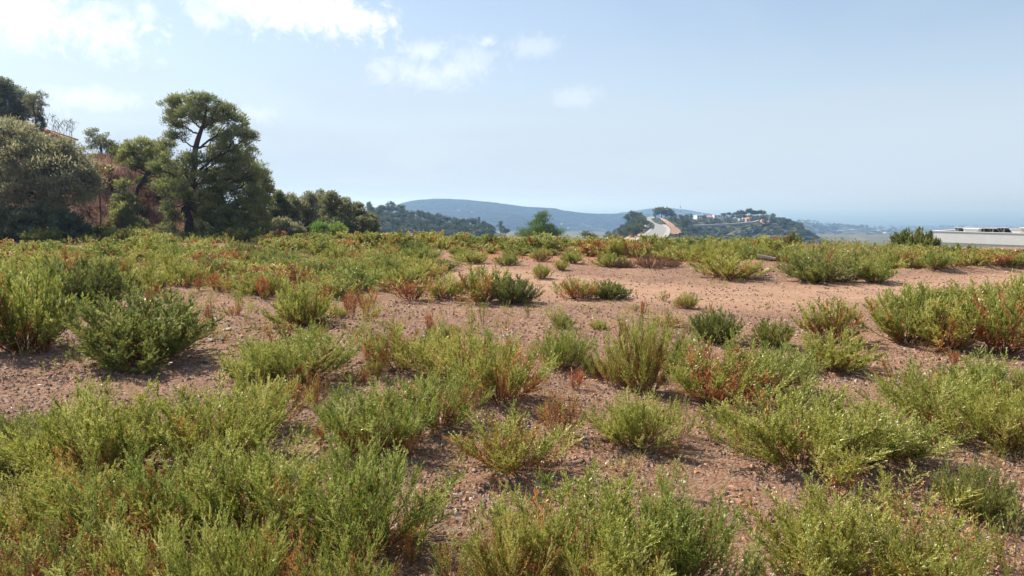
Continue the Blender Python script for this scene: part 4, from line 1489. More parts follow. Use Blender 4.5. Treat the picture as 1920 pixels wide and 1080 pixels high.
# the big pine
tree_px('pine_tree', 'tall dark pine with a bare trunk and leaning top, tallest tree', 61.5,
        [(357, 452, .42), (355, 420, .36), (349, 390, .32), (356, 355, .29), (362, 325, .26), (366, 290, .24), (374, 255, .19), (385, 228, .12), (392, 205, .06)],
        [(322, 202, 22, 16, 0), (345, 190, 24, 14, .5), (372, 190, 24, 14, -.5), (398, 200, 24, 14, .3), (420, 215, 22, 14, -.6), (330, 228, 22, 14, .6), (355, 215, 26, 14, -1.0),
         (395, 225, 26, 16, 1.0), (440, 232, 22, 18, .4), (460, 255, 18, 22, -.4), (468, 288, 14, 20, .6), (438, 265, 24, 22, -1.2), (330, 252, 18, 14, -.3), (420, 290, 28, 20, 1.2), (450, 315, 24, 22, -.8),
         (425, 335, 26, 22, -1.6), (455, 350, 24, 24, .8), (330, 302, 30, 13, -1.2), (365, 300, 22, 12, -1.8), (400, 330, 24, 18, 1.4), (318, 350, 30, 18, -1.4), (345, 362, 26, 18, -2.0), (330, 330, 22, 12, 1.0),
         (390, 375, 26, 18, -1.8), (420, 370, 26, 22, -.6), (452, 392, 28, 26, -1.0), (425, 410, 30, 20, -1.8), (395, 400, 20, 16, -2.2), (470, 425, 24, 20, -.4), (440, 436, 30, 14, -1.4), (408, 434, 18, 12, -1.8),
         (312, 385, 16, 10, -.8), (328, 408, 20, 11, -1.4), (315, 430, 18, 11, -1.0),
         (400, 300, 20, 12, -.4), (395, 350, 22, 14, -1.6), (375, 335, 18, 10, -2.2), (345, 318, 16, 10, -2.0), (440, 300, 24, 20, 1.5), (470, 330, 18, 22, .2), (300, 312, 20, 11, .4), (475, 370, 20, 22, -.6), (410, 255, 18, 12, 1.6), (405, 385, 22, 16, .8), (375, 405, 16, 10, 1.0)],
        'pine', .26, .060, per=90, dens=.72, pr=.44, seed=3, upb=.7, twig=.5)
# second pine on the slope, with the slanting trunk
tree_px('pine_tree', 'smaller pine with a slanting trunk on the bank beside the tall pine', 66,
        [(250, 385, .20), (258, 360, .18), (272, 335, .16), (292, 318, .13), (312, 308, .08)],
        [(262, 274, 28, 14, 0), (240, 288, 18, 12, .5), (290, 290, 28, 14, -.5), (310, 278, 18, 12, .4), (248, 310, 16, 10, -.4), (300, 320, 24, 12, .8), (270, 300, 26, 14, 1.0), (318, 330, 20, 14, -.5), (225, 300, 8, 6, 0)],
        'pine', .26, .060, per=100, dens=.75, pr=.44, seed=5, upb=.7)
# paler pine pushing out on the right
tree_px('pine_tree', 'pale green pine crowded against the right side of the tall pine', 66,
        [(470, 448, .26), (472, 410, .22), (476, 370, .18), (480, 330, .1)],
        [(478, 318, 16, 16, 0), (490, 335, 14, 18, -.5), (484, 360, 20, 18, -1.2), (476, 388, 22, 18, -1.8), (494, 375, 12, 20, .5), (486, 408, 20, 14, -1.5), (490, 432, 18, 14, -1.2), (468, 345, 16, 16, .8), (500, 350, 8, 14, .6)],
        'pine', .30, .075, per=95, dens=1.1, pr=.5, seed=7, upb=.7, tone_b=.16)
# young pines and bushes on the bank
tree_px('young_pine', 'small young pine low on the bank with pale shoots', 63.5,
        [(235, 440, .12), (238, 410, .10), (240, 375, .06)],
        [(232, 372, 16, 10, 0), (248, 385, 16, 12, -.3), (222, 392, 14, 12, .3), (240, 405, 24, 14, -.5), (255, 425, 20, 12, -.5), (225, 418, 18, 14, .2), (232, 345, 12, 8, .6)],
        'pine', .28, .075, per=80, dens=1.1, pr=.42, seed=9, upb=.6, tone_b=.05)

tree_px('dark_thicket', 'dark thicket in shade behind the trunk of the tall pine', 66,
        [(430, 452, .12), (432, 435, .1), (434, 415, .05)],
        [(385, 425, 22, 20, 0), (415, 420, 26, 24, .5), (450, 425, 26, 24, 0), (480, 430, 22, 20, .4), (370, 440, 24, 14, .3), (500, 436, 18, 14, 0), (430, 442, 50, 12, -.6)],
        'oak', .22, .11, per=80, dens=.9, pr=.5, seed=10, cat='bush', twig=.1)

# grey-green mass on the left
tree_px('olive_tree', 'huge grey-green rounded tree at the foot of the bank', 60,
        [(70, 440, .30), (75, 400, .26), (80, 350, .2), (85, 300, .12)],
        [(25, 262, 50, 32, 0), (98, 284, 32, 15, -.2), (138, 290, 26, 14, 0), (118, 276, 22, 12, .3), (60, 268, 30, 16, .2), (80, 292, 46, 28, -.6), (128, 308, 40, 30, .4), (40, 310, 60, 40, -1.4), (100, 326, 55, 36, -1.6), (150, 336, 32, 30, -.6), (165, 352, 24, 26, -.2), (0, 345, 50, 40, -1.0),
         (60, 360, 55, 34, -2.0), (120, 362, 45, 30, -1.8), (-20, 262, 50, 34, .4), (15, 242, 34, 14, .6), (-50, 310, 50, 50, 0)],
        'olive', .27, .095, per=64, dens=1.05, pr=.62, seed=11, upb=.4, twig=.12)
tree_px('dark_bush', 'dark green bush in deep shade below the huge grey-green tree', 57,
        [(80, 452, .16), (82, 440, .12), (84, 420, .06)],
        [(20, 415, 40, 26, 0), (70, 412, 42, 28, -.5), (115, 420, 40, 26, -.2), (145, 432, 22, 18, .2), (-30, 425, 40, 26, 0), (50, 438, 50, 16, -1.0), (110, 442, 42, 14, -.8)],
        'oak', .2, .10, per=90, dens=1.0, pr=.5, seed=13, cat='bush', twig=.1, tone_b=-.06)
tree_px('dry_bush', 'ochre dried bush against the side of the huge grey-green tree', 62,
        [(185, 372, .06), (186, 355, .05), (187, 335, .03)],
        [(184, 318, 12, 18, 0), (190, 338, 12, 14, -.2), (180, 345, 12, 14, .2)], 'straw', .2, .05, per=34, dens=.8, pr=.4, seed=15, cat='bush', tone_b=-.3)
for q, (u, v, ru, rv, lab) in enumerate([(160, 445, 26, 12, 'small dark bush at the foot of the bank, next to the deep shade'), (213, 447, 20, 10, 'pale green round bush at the foot of the bank'),
                                         (330, 452, 34, 12, 'dark low bush around the foot of the tall pine'), (385, 452, 40, 12, 'dark low bush right of the tall pine trunk')]):
    D_ = 59.5
    tree_px('low_bush', lab, D_, [(u, v + rv, .05), (u, v + rv * .5, .04), (u, v, .02)], [(u, v, ru, rv, 0), (u - ru * .4, v + 3, ru * .5, rv * .7, .3), (u + ru * .4, v + 2, ru * .5, rv * .8, -.3)],
            'hedge' if q == 1 else 'oak', .18, .07, per=44, dens=.9, pr=.35, seed=40 + q, cat='bush', twig=.1)
# scrub bushes on the bank
for q, (u, v, D_, s, lab) in enumerate([(200, 372, 72, 12, 'brown scrub bush halfway up the bank under the hedge'), (290, 395, 68, 14, 'grey brown scrub bush on the bank behind the young pine'),
                                        (170, 385, 66, 16, 'brown scrub bush on the bank beside the huge grey-green tree'), (300, 430, 64, 14, 'rusty scrub bush at the bank foot near the tall pine'),
                                        (205, 420, 63, 14, 'grey scrub bush at the bank foot left of the young pine')]):
    tree_px('scrub_bush', lab, D_, [(u, v + s, .05), (u, v + s * .4, .04), (u, v, .02)], [(u, v, s, s * .6, 0), (u - s * .8, v + 4, s * .7, s * .5, .4), (u + s * .8, v + 3, s * .7, s * .5, -.3)],
            'bank_grass', .2, .05, per=34, dens=.8, pr=.4, seed=60 + q, cat='bush', twig=.2)

# trees on top of the bank
tree_px('broadleaf_tree', 'dark broad tree on the bank top left of the house', 100,
        [(20, 262, .30), (22, 235, .26), (25, 205, .2), (28, 180, .1)],
        [(5, 168, 26, 18, 0), (30, 180, 26, 16, .5), (10, 200, 34, 20, -.5), (45, 200, 22, 18, 0), (-25, 180, 34, 26, 0), (20, 160, 12, 8, 0), (30, 220, 34, 14, .3), (-20, 215, 36, 20, .5)],
        'oak', .26, .13, per=80, dens=.95, pr=.7, seed=17)
tree_px('slim_tree', 'thin trunked tree leaning out above the terracotta roof', 98,
        [(70, 258, .10), (66, 225, .09), (64, 200, .07), (66, 180, .04)],
        [(66, 186, 16, 10, 0), (78, 178, 8, 10, .2), (56, 190, 10, 10, -.2), (80, 196, 6, 6, .1), (62, 208, 8, 6, 0)],
        'oak', .22, .10, per=36, dens=.8, pr=.45, seed=19)
tree_px('cypress', 'narrow cypress rising beside the chimney', 99, [(76, 256, .09), (76, 235, .07), (73, 200, .03)],
        [(74, 204, 4, 10, 0), (75, 220, 6, 12, 0), (77, 234, 7, 12, 0)], 'oak', .2, .08, per=40, dens=1.2, pr=.3, seed=21, upb=1.2)
tree_px('round_tree', 'round dark tree between the house roof and the hedge', 92,
        [(192, 318, .2), (191, 295, .16), (190, 270, .1)],
        [(180, 262, 18, 14, 0), (200, 266, 18, 16, .4), (190, 276, 26, 14, -.5), (166, 254, 10, 8, .2), (212, 278, 12, 12, 0), (175, 248, 8, 6, .1)],
        'oak', .22, .1, per=44, dens=.7, pr=.55, seed=23)
for q, (u, v0, v1) in enumerate([(103, 250, 214), (121, 256, 222), (131, 258, 226)]):
    rs = np.random.default_rng(200 + q)
    b0 = np.array(at_depth(u, v0 + 16, 100))
    root = tag(link('bare_shrub', None, None, b0), 'leafless twiggy shrub against the sky behind the terracotta roof', 'shrub', 'leafless shrubs behind the roof')
    ac = Acc()
    top = (v0 + 16 - v1) * 100 / F_PX
    for w_ in range(80):
        a_ = np.zeros(3) if w_ < 8 else tipz[rs.integers(len(tipz))]
        if w_ == 0:
            tipz = []
        tip = a_ + np.array([rs.normal(0, .30), rs.normal(0, .3), rs.uniform(.3, .7) * top * (1 if w_ < 8 else .3)])
        tip[2] = min(tip[2], top * rs.uniform(.8, 1.05))
        tipz.append(tip)
        ac.add(*tube(bez(a_, tip, .1, rs, 4), np.linspace(.022, .008, 4), 3))
    link('branch_clump', ac.mesh('branch_clump', 'stem'), root)

# hedge on the bank
rs = np.random.default_rng(31)
hp0, hp1 = np.array(at_depth(178, 306, 82)), np.array(at_depth(262, 330, 80))
root = tag(link('hedge', None, None, ((hp0 + hp1) / 2) * [1, 1, 0] + [0, 0, gz1(*((hp0 + hp1) / 2)[:2])]), 'clipped yellow-green hedge along the top of the bank', 'hedge')
ac = Acc()
nn = 9000
t_ = rs.random(nn)
off = rs.uniform(-1, 1, (nn, 3)) * [.4, .7, .95]
face = rs.integers(0, 3, nn)
off[face == 0, 2] = .95 + rs.normal(0, .06, (face == 0).sum())
off[face == 1, 1] = -.7 + rs.normal(0, .06, (face == 1).sum())
P = hp0 + (hp1 - hp0) * t_[:, None] + off - np.array(root.location)
D_ = rs.normal(size=(nn, 3)) * .6 + [0, -.4, .7]
S_ = rs.uniform(.1, .2, nn)
V, Fq = leaf_quads(P, D_, S_, S_ * .45, rs)
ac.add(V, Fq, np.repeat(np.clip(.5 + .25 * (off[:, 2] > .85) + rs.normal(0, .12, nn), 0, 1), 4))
link('foliage', ac.mesh('foliage', 'hedge'), root)
ac = Acc()
for q in range(12):
    p = hp0 + (hp1 - hp0) * (q + .5) / 12 - np.array(root.location)
    zg = gz1(*(p + np.array(root.location))[:2]) - root.location.z
    ac.add(*tube([[p[0], p[1], min(zg, p[2]) - .2], [p[0], p[1], p[2] + .5]], [.05, .03], 5))
link('stem_clump', ac.mesh('stem_clump', 'bark'), root)

# the grove right of the pine
GROVE = [  # u, top v, base v, half width, label
    (522, 362, 450, 20, 'oak', 'dark holm oak next to the pale pine in the grove'),
    (547, 368, 452, 22, 'olive', 'greyish tree in the grove with a flat top'),
    (578, 362, 452, 20, 'olive', 'upright tree in the grove with a notched top'),
    (601, 360, 452, 13, 'oak', 'slim pointed tree in the middle of the grove'),
    (622, 362, 452, 17, 'oak', 'dark pointed tree in the grove beside the slim one'),
    (646, 372, 452, 20, 'olive', 'grey-green tree on the falling side of the grove'),
    (672, 384, 452, 22, 'olive', 'broad silvery tree near the end of the grove'),
    (694, 402, 452, 20, 'oak', 'lowest tree, at the very end of the grove'),
    (534, 410, 454, 24, 'olive', 'bushy pale tree at the front of the grove'),
    (640, 410, 454, 26, 'oak', 'dark bushy tree at the front of the grove')]
for q, (u, vt, vb, hw, mt, lab) in enumerate(GROVE):
    hgt = vb - vt
    lobes = []
    rs = random.Random(300 + q)
    nlob = 8
    for w_ in range(nlob):
        f = (w_ + .5) / nlob
        lobes.append((u + rs.uniform(-.55, .55) * hw * (1 - abs(f - .4)), vt + 7 + f * (hgt - 22), hw * (.45 + .4 * math.sin(math.pi * min(1, f * .75 + .15))), hgt * .13, rs.uniform(-1.4, .8)))
    lobes.append((u, vt + 5, hw * .28, 6, 0))
    tree_px('grove_tree', lab, 70 + (q % 4) * 2.4 - (3 if q > 7 else 0), [(u, vb + 25, .16), (u, vb - 10, .13), (u + rs.uniform(-4, 4), (vt + vb) / 2, .1), (u, vt + 10, .03)], lobes, mt, .23, .11, per=56, dens=.95, pr=.45,
            seed=310 + q, group='trees of the grove', twig=.2, upb=.8)
for q, (u, v, ru, rv, lab) in enumerate([(598, 428, 14, 12, 'lime green bush glowing in front of the grove'), (632, 430, 15, 10, 'lime green bush beside the dark end of the grove'), (556, 434, 14, 9, 'silvery bush at the foot of the grove'), (505, 440, 16, 10, 'grey-green bush between the pale pine and the grove')]):
    tree_px('bright_bush' if q < 2 else 'pale_bush', lab, 65, [(u, v + 16, .05), (u, v + 6, .04), (u, v, .02)], [(u, v - 2, ru, rv, 0), (u - 6, v + 4, ru * .6, rv * .6, .3), (u + 7, v + 3, ru * .6, rv * .7, -.2)],
            'lime' if q < 2 else 'olive', .17, .06, per=46, dens=1, pr=.32, seed=330 + q, cat='bush', twig=.2)
# feathery green tree in the middle of the far edge
tree_px('feathery_tree', 'feathery bright green tree standing alone on the far edge of the plot', 66,
        [(1012, 458, .12), (1014, 440, .1), (1018, 420, .05)],
        [(1018, 414, 16, 10, 0), (1012, 426, 24, 10, -.4), (1022, 438, 30, 9, -.6), (995, 438, 22, 8, .2), (1046, 438, 10, 8, .2), (980, 442, 14, 6, 0), (1020, 406, 6, 6, 0)],
        'feather', .30, .03, per=60, dens=1.0, pr=.42, seed=341, upb=1.2, twig=.2)
tree_px('low_bush', 'dark green bush at the lip of the valley right of the feathery tree', 68, [(1102, 456, .06), (1102, 448, .04), (1102, 440, .02)], [(1100, 442, 10, 6, 0), (1110, 446, 10, 5, 0)], 'oak', .18, .07, per=40, dens=1, pr=.3, seed=343, cat='bush', twig=.2)

# ----------------------------------------------------------------- far trees, one model per habit
FAR = {}


def far_model(habit, seed):
    rs = np.random.default_rng(seed)
    ca, ta = Acc(), Acc()
    if habit == 'umbrella':
        ta.add(*tube([[0, 0, -.8], [.1, 0, 2.0], [0, .1, 4.2]], [.22, .17, .1], 6))
        for q in range(9):
            a_ = q * 2.4
            r = 2.3 * math.sqrt((q + .3) / 9)
            crown(ca, (r * math.cos(a_), r * math.sin(a_), 4.3 + rs.uniform(-.5, .5) - .16 * r * r), (1.4, 1.4, 1.1), 8, 18, .6, .62, .36, rs, .6, 0, .3)
    elif habit == 'round':
        ta.add(*tube([[0, 0, -.8], [.1, 0, 1.4], [0, .1, 3.2]], [.2, .16, .1], 6))
        for q in range(9):
            d = norm(rs.normal(size=3))
            crown(ca, np.array([0, 0, 3.2]) + d * [1.7, 1.7, 1.2], (1.3, 1.3, 1.1), 7, 16, .55, .55, .32, rs, .5, 0, .3)
    elif habit == 'tall':
        ta.add(*tube([[0, 0, -.8], [.1, 0, 2.4], [0, .1, 6.2]], [.2, .16, .06], 6))
        for q in range(9):
            f = q / 8
            crown(ca, (rs.normal(0, .7), rs.normal(0, .7), 1.8 + f * 5), (1.6 - f * .9, 1.6 - f * .9, .9), 7, 15, .5, .55, .3, rs, .7, 0, .3)
    else:
        ta.add(*tube([[0, 0, -.5], [.05, 0, .5], [0, .1, 1.0]], [.1, .08, .05], 5))
        for q in range(6):
            a_ = q * 2.4
            r = 1.0 * math.sqrt((q + .3) / 6)
            crown(ca, (r * math.cos(a_), r * math.sin(a_), .9 + rs.uniform(-.2, .2)), (.8, .8, .7), 6, 14, .4, .45, .28, rs, .5, 0, .3)
    return ta.mesh('trunk', 'bark'), ca.mesh('crown', 'fartree')


for hb in ('umbrella', 'round', 'tall', 'bush'):
    FAR[hb] = [far_model(hb, 500 + 10 * q + len(hb)) for q in range(3)]


def far_tree(habit, x, y, z, s, label, group, name=None, cat='tree', rs=random):
    tm, cm = rs.choice(FAR[habit])
    root = link(name or {'umbrella': 'umbrella_pine', 'round': 'round_oak', 'tall': 'tall_pine', 'bush': 'scrub_bush'}[habit], None, None, (x, y, z))
    root.rotation_euler = (0, 0, rs.uniform(0, 6.28))
    root.scale = (s, s, s * rs.uniform(.85, 1.15))
    link('trunk', tm, root)
    link('crown', cm, root)
    tag(root, label, cat, group)
    return root


def grid_sample(rows, rs):
    """a point on a hill mesh"""
    i, j = rs.uniform(0, rows.shape[0] - 1.001), rs.uniform(0, rows.shape[1] - 1.001)
    i0, j0 = int(i), int(j)
    a_, b_ = i - i0, j - j0
    return (rows[i0, j0] * (1 - a_) * (1 - b_) + rows[i0 + 1, j0] * a_ * (1 - b_) + rows[i0, j0 + 1] * (1 - a_) * b_ + rows[i0 + 1, j0 + 1] * a_ * b_)


def plant_hill(rows, n_, seed, box, habits, smin, smax, label, group, gap, name=None, cat='tree', allow=None, tries=20000, where=None):
    rs = random.Random(seed)
    got = []
    for _ in range(tries):
        if len(got) >= n_:
            break
        p = grid_sample(rows, rs)
        u, v = to_px(*p)
        if not (box[0] < u < box[2] and box[1] < v < box[3]) or (allow and not allow(u, v, rs)):
            continue
        if any((p[0] - a_[0]) ** 2 + (p[1] - a_[1]) ** 2 < gap * gap for a_ in got):
            continue
        got.append(p)
        hb_ = rs.choice(habits)
        lab_ = {'round': 'round-headed ', 'umbrella': 'flat-topped ', 'tall': 'pointed ', 'bush': 'low '}[hb_] + label
        if where:
            lab_ += ' ' + where(u, v)
        far_tree(hb_, p[0], p[1], p[2], rs.uniform(smin, smax), lab_, group, name, cat, rs)


def wood_ok(u, v, rs):
    # the right foot of the hill is half bare
    return u < 790 or rs.random() < .55


plant_hill(WOOD[:36], 150, 71, (690, 380, 960, 446), ['round', 'umbrella', 'tall', 'round'], .9, 1.5, 'tree of the wooded hill', 'trees of the wooded hill', 5.0, None, 'tree', wood_ok,
           where=lambda u, v: ('on its crest' if v < 390 + max(0, u - 700) * .19 + 9 else ('on its slope' if v < 428 else 'at its foot')) + (' next to the grove' if u < 770 else (' below the mountain top' if u < 860 else ' where it runs out into the valley')))
plant_hill(SPUR[:, :32], 110, 73, (1105, 392, 1232, 452), ['round', 'bush', 'bush', 'bush'], .9, 1.7, 'scrub bush on the road spur', 'scrub on the road spur', 4.5, 'scrub_bush', 'bush',
           where=lambda u, v: 'near its crest' if v < 420 else ('beside the spreading oak' if u > 1185 else ('at its foot' if u < 1145 else 'on its flank')))
plant_hill(SPUR[:, 46:], 26, 74, (1255, 405, 1330, 450), ['round', 'bush', 'bush'], .8, 1.4, 'scrub bush between the road and the villas', 'scrub beside the road', 5, 'scrub_bush', 'bush')
plant_hill(VILLA[:34], 120, 75, (1270, 412, 1530, 446), ['round', 'bush', 'bush'], 1.0, 1.9, 'dark bush on the villa hill', 'bushes below the villas', 5, 'slope_bush', 'bush',
           where=lambda u, v: ('above' if v < 421 else 'below') + ' its pale road, ' + ('near the far road' if u < 1330 else ('under the villas' if u < 1380 else ('under the umbrella pines' if u < 1440 else 'at its seaward end'))))


def far_px(habit, u, v, D, s, label, group=None, name=None):
    p = at_depth(u, v, D)
    return far_tree(habit, p.x, p.y, p.z - 1.1 * s, s, label, group, name, 'tree', random.Random(int(u * 7 + v)))


# crowns that stand out one by one
far_px('umbrella', 1206, 427, 500, 1.45, 'wide flat-topped oak leaning over the road', None, 'spreading_oak')
for u, v, s in [(1186, 412, 1.7), (1197, 411, 1.6), (1178, 416, 1.5), (1204, 414, 1.2)]:
    far_px('round', u, v, 640, s, 'dark tree on the crest left of the far road', 'trees on the crest left of the road')
for u, v, s, h in [(1229, 407, 2.0, 'round'), (1240, 409, 2.4, 'umbrella'), (1252, 408, 2.1, 'round'), (1261, 409, 1.6, 'round')]:
    far_px(h, u, v, 780, s, 'tree of the clump on the orange knoll beside the road', 'trees on the orange knoll')
for u, v, s in [(1357, 406.5, 1.25), (1367, 405.5, 1.3)]:
    far_px('umbrella', u, v, 930, s, 'umbrella pine standing apart beside the white villas', 'pines beside the white villas')
for u, v, s in [(1380, 406, 1.6), (1387, 405, 1.7), (1396, 405, 1.6), (1406, 405, 1.9), (1414, 406, 1.5), (1421, 406, 1.6), (1429, 406, 1.6)]:
    far_px('umbrella', u, v, 930, s, 'umbrella pine in the grove on the villa hill', 'pines on the villa hill')
for u, v, s in [(1383, 411, 1.2), (1392, 411, 1.4), (1400, 411.5, 1.3), (1408, 411, 1.3), (1372, 411, 1.3)]:
    far_px('round', u, v, 925, s, 'dark low tree under the umbrella pines', 'low trees under the umbrella pines')
for u, v, s in [(1467, 416, 1.6), (1478, 420, 1.4), (1487, 423, 1.4), (1495, 427, 1.5), (1503, 431, 1.4), (1473, 424, 1.2)]:
    far_px('umbrella', u, v, 890, s, 'tree on the falling end of the villa hill', 'trees on the end of the villa hill')


# ----------------------------------------------------------------- built things far away
def lamp_post(u, v, D, h, lab, grp):
    p = at_depth(u, v, D)
    root = tag(link('street_lamp', None, None, p), lab, 'street lamp', grp)
    ac = Acc()
    ac.add(*tube([[0, 0, -.3], [0, 0, h]], [.09, .05], 6))
    link('pole', ac.mesh('pole', 'metal'), root)
    ac = Acc()
    ac.add(*tube([[0, 0, h], [.3, 0, h + .12], [.8, 0, h + .15]], [.05, .05, .12], 6))
    link('lamp_head', ac.mesh('lamp_head', 'metal'), root)


def road_pt(D, o):
    i = int(np.argmin(np.abs(RC[:, 1] - D)))
    p = RC[i, :2] + RN[i] * o
    return p[0], p[1], RC[i, 2] + .14


for D_, o_ in [(480, -6.2), (620, 6.2), (760, -6.2), (900, 6.2), (400, 6.2)]:
    x, y, z = road_pt(D_, o_)
    u, v = to_px(x, y, z)
    lamp_post(u, v, y, 4.6, 'street lamp on the pavement of the far road', 'street lamps of the far road')
# white wall beside the spreading oak
x, y, z = road_pt(520, -8.6)
ac = Acc()
ac.box((-1.2, -9, -.6), (1.2, 9, 3.0), rot=-.15)
root = tag(link('roadside_wall', None, None, (x, y, z)), 'white block wall beneath the spreading oak at the roadside', 'wall')
link('wall', ac.mesh('wall', 'white'), root)
ac = Acc()
ac.box((-1.35, -9.2, 3.0), (1.35, 9.2, 3.2), rot=-.15)
link('coping', ac.mesh('coping', 'concrete'), root)

# mast
p = at_depth(1275, 415, 1000)
root = tag(link('radio_mast', None, None, p), 'thin red and white mast rising behind the road knoll', 'mast')
ht = 21.0
for q in range(7):
    ac = Acc()
    z0, z1 = ht * q / 7 - (1.5 if q == 0 else 0), ht * (q + 1) / 7
    w0, w1 = .55 - .05 * q, .55 - .05 * (q + 1)
    for sx, sy in ((1, 1), (1, -1), (-1, 1), (-1, -1)):
        ac.add(*tube([[sx * w0, sy * w0, z0], [sx * w1, sy * w1, z1]], [.14, .14], 4))
    for sx, sy, tx, ty in ((1, 1, -1, 1), (-1, 1, -1, -1), (-1, -1, 1, -1), (1, -1, 1, 1)):
        ac.add(*tube([[sx * w0, sy * w0, z0], [tx * w1, ty * w1, z1]], [.08, .08], 3))
    link('mast_section', ac.mesh('mast_section', 'redpaint' if q % 2 == 0 else 'white'), root)
ac = Acc()
ac.add(*tube([[0, 0, ht - .2], [0, 0, ht + 5]], [.12, .08], 5))
link('antenna', ac.mesh('antenna', 'metal'), root)


def villa(u0, u1, v0, v1, D, lab, mat, roof='flat', storeys=2, rot=.2, parts=None, sink=4.0):
    """house whose front spans pixels u0..u1, v0..v1 at distance D"""
    p0, p1 = at_depth(u0, v1, D), at_depth(u1, v0, D)
    w, h = p1.x - p0.x, p1.z - p0.z
    cx = (p0.x + p1.x) / 2
    root = tag(link('villa', None, None, (cx, D, p0.z - sink)), lab, 'house', 'villas on the far hill')
    root.rotation_euler = (0, 0, rot)
    dp = max(6.0, w * .7)
    h += sink
    ac = Acc()
    ac.box((-w / 2, 0, -1), (w / 2, dp, h))
    link('wall', ac.mesh('wall', mat), root)
    ac = Acc()
    if roof == 'flat':
        ac.box((-w / 2 - .25, -.25, h), (w / 2 + .25, dp + .25, h + .5))
    else:
        ov = .5
        V = np.array([(-w / 2 - ov, -ov, h), (w / 2 + ov, -ov, h), (w / 2 + ov, dp + ov, h), (-w / 2 - ov, dp + ov, h), (-w * .25, dp / 2, h + w * .16), (w * .25, dp / 2, h + w * .16)])
        ac.add(V, np.array([(0, 1, 5, 4), (2, 3, 4, 5)]))
        ac.add(V, np.array([(1, 2, 5), (3, 0, 4), ]))
    rf = link('roof', ac.mesh('roof', 'white' if roof == 'flat' else 'tile'), root)
    ac = Acc()
    ac.box((w * .2, dp * .5, h + .4), (w * .2 + .8, dp * .5 + .8, h + 2.0))
    link('chimney', ac.mesh('chimney', mat), rf)
    nwin = max(2, int(w / 3.2))
    for s_ in range(storeys):
        for q in range(nwin):
            x = -w / 2 + (q + .5) * w / nwin
            zc = sink + (h - sink) * (s_ + .5) / storeys
            ac = Acc()
            ac.box((x - .65, -.08, zc - .75), (x + .65, .02, zc + .75))
            link('window', ac.mesh('window', 'glass'), root)
    return root


villa(1306, 1326, 404, 412, 960, 'white villa with battlement-like roof edge near the red and white mast', 'white', 'flat', 2, .25)
villa(1318, 1338, 407, 414, 975, 'cream villa half hidden behind the battlement-like one', 'cream', 'tile', 2, .2)
villa(1339, 1352, 403.5, 408.5, 1000, 'white villa with a slim chimney between the trees', 'white', 'flat', 1, .15)
villa(1350, 1366, 404, 409, 1010, 'long white villa behind the lone umbrella pines', 'white', 'flat', 1, .1)
villa(1386, 1398, 411, 417, 900, 'white house front below the umbrella pines', 'white', 'flat', 2, .2, sink=2)
villa(1399, 1416, 410, 416, 905, 'cream house with a tiled roof below the umbrella pines', 'cream', 'tile', 1, .15, sink=2)
villa(1281, 1300, 413, 419, 900, 'low grey house below the red and white mast', 'cream', 'flat', 1, .2)

# retaining wall road on the villa hill
pl = [at_depth(u, v, D) for u, v, D in [(1302, 423, 800), (1330, 421.5, 815), (1360, 420.5, 830), (1390, 418.5, 845), (1415, 416, 860), (1424, 413, 875)]]
pl = spline(pl, 40)
V, Fs = [], []
for q, p in enumerate(pl):
    V += [(p[0], p[1], p[2] + .4), (p[0], p[1], p[2] - 1.6), (p[0], p[1] + 7, p[2] + .4), (p[0], p[1] + 7, p[2] - 1.6)]
    if q:
        a_, b_ = (q - 1) * 4, q * 4
        Fs += [(a_ + 1, b_ + 1, b_, a_), (a_, b_, b_ + 2, a_ + 2), (a_ + 2, b_ + 2, b_ + 3, a_ + 3)]
tag(link('hill_road', mesh_np('hill_road', np.array(V), np.array(Fs), 'concrete')), kind='structure')
# bare orange cut on the end of the hill
pl = []
for u, v, D in [(1426, 408.5, 915), (1446, 410.5, 910), (1443, 417, 875), (1424, 416, 872)]:
    pl.append(at_depth(u, v, D))
G = []
for a_ in np.linspace(0, 1, 9):
    for b_ in np.linspace(0, 1, 11):
        p = (np.array(pl[0]) * (1 - b_) + np.array(pl[1]) * b_) * (1 - a_) + (np.array(pl[3]) * (1 - b_) + np.array(pl[2]) * b_) * a_
        e = min(a_, 1 - a_, b_, 1 - b_)
        G.append(p + [0, 0, 1.2 * float(fbm(p[0] / 6, p[1] / 6, 5, 3)) + (0 if e > 0.01 else -2.0)])
Fs = [(q * 11 + w_, q * 11 + w_ + 1, (q + 1) * 11 + w_ + 1, (q + 1) * 11 + w_) for q in range(8) for w_ in range(10)]
tag(link('soil_cut', mesh_np('soil_cut', np.array(G), np.array(Fs), 'redsoil', smooth=True)), kind='structure')

# pale buildings of the coast, and on the lower mountain
rs = random.Random(81)
for q in range(10):
    rowz = COAST if q % 2 else SHORE
    j = rs.randrange(int(rowz.shape[1] * .22), int(rowz.shape[1] * .8))
    p = rowz[int(rowz.shape[0] * rs.uniform(.6, .74)), j]
    w, h, dp = rs.uniform(10, 22), rs.uniform(4, 6), 12
    ac = Acc()
    ac.box((-w / 2, 0, -12), (w / 2, dp, h * .6))
    ac.box((-w * .2, 1, h * .6), (w * .35, dp - 1, h))
    tag(link('distant_building', ac.mesh('distant_building', 'white'), None, p), 'tiny pale building on the coastal plain', 'building', 'buildings on the coastal plain')
for q in range(14):
    j = rs.randrange(int(MOUNT.shape[1] * .30), int(MOUNT.shape[1] * .75))
    p = MOUNT[int(MOUNT.shape[0] * rs.uniform(.15, .5)), j]
    w, h, dp = rs.uniform(9, 16), rs.uniform(5, 8), 9
    ac = Acc()
    ac.box((-w / 2, 0, -8), (w / 2, dp, h * .6))
    ac.box((-w * .3, 1, h * .6), (w * .3, dp - 1, h))
    tag(link('distant_building', ac.mesh('distant_building', 'white'), None, p), 'tiny pale building in the valley under the mountain', 'building', 'buildings in the valley')
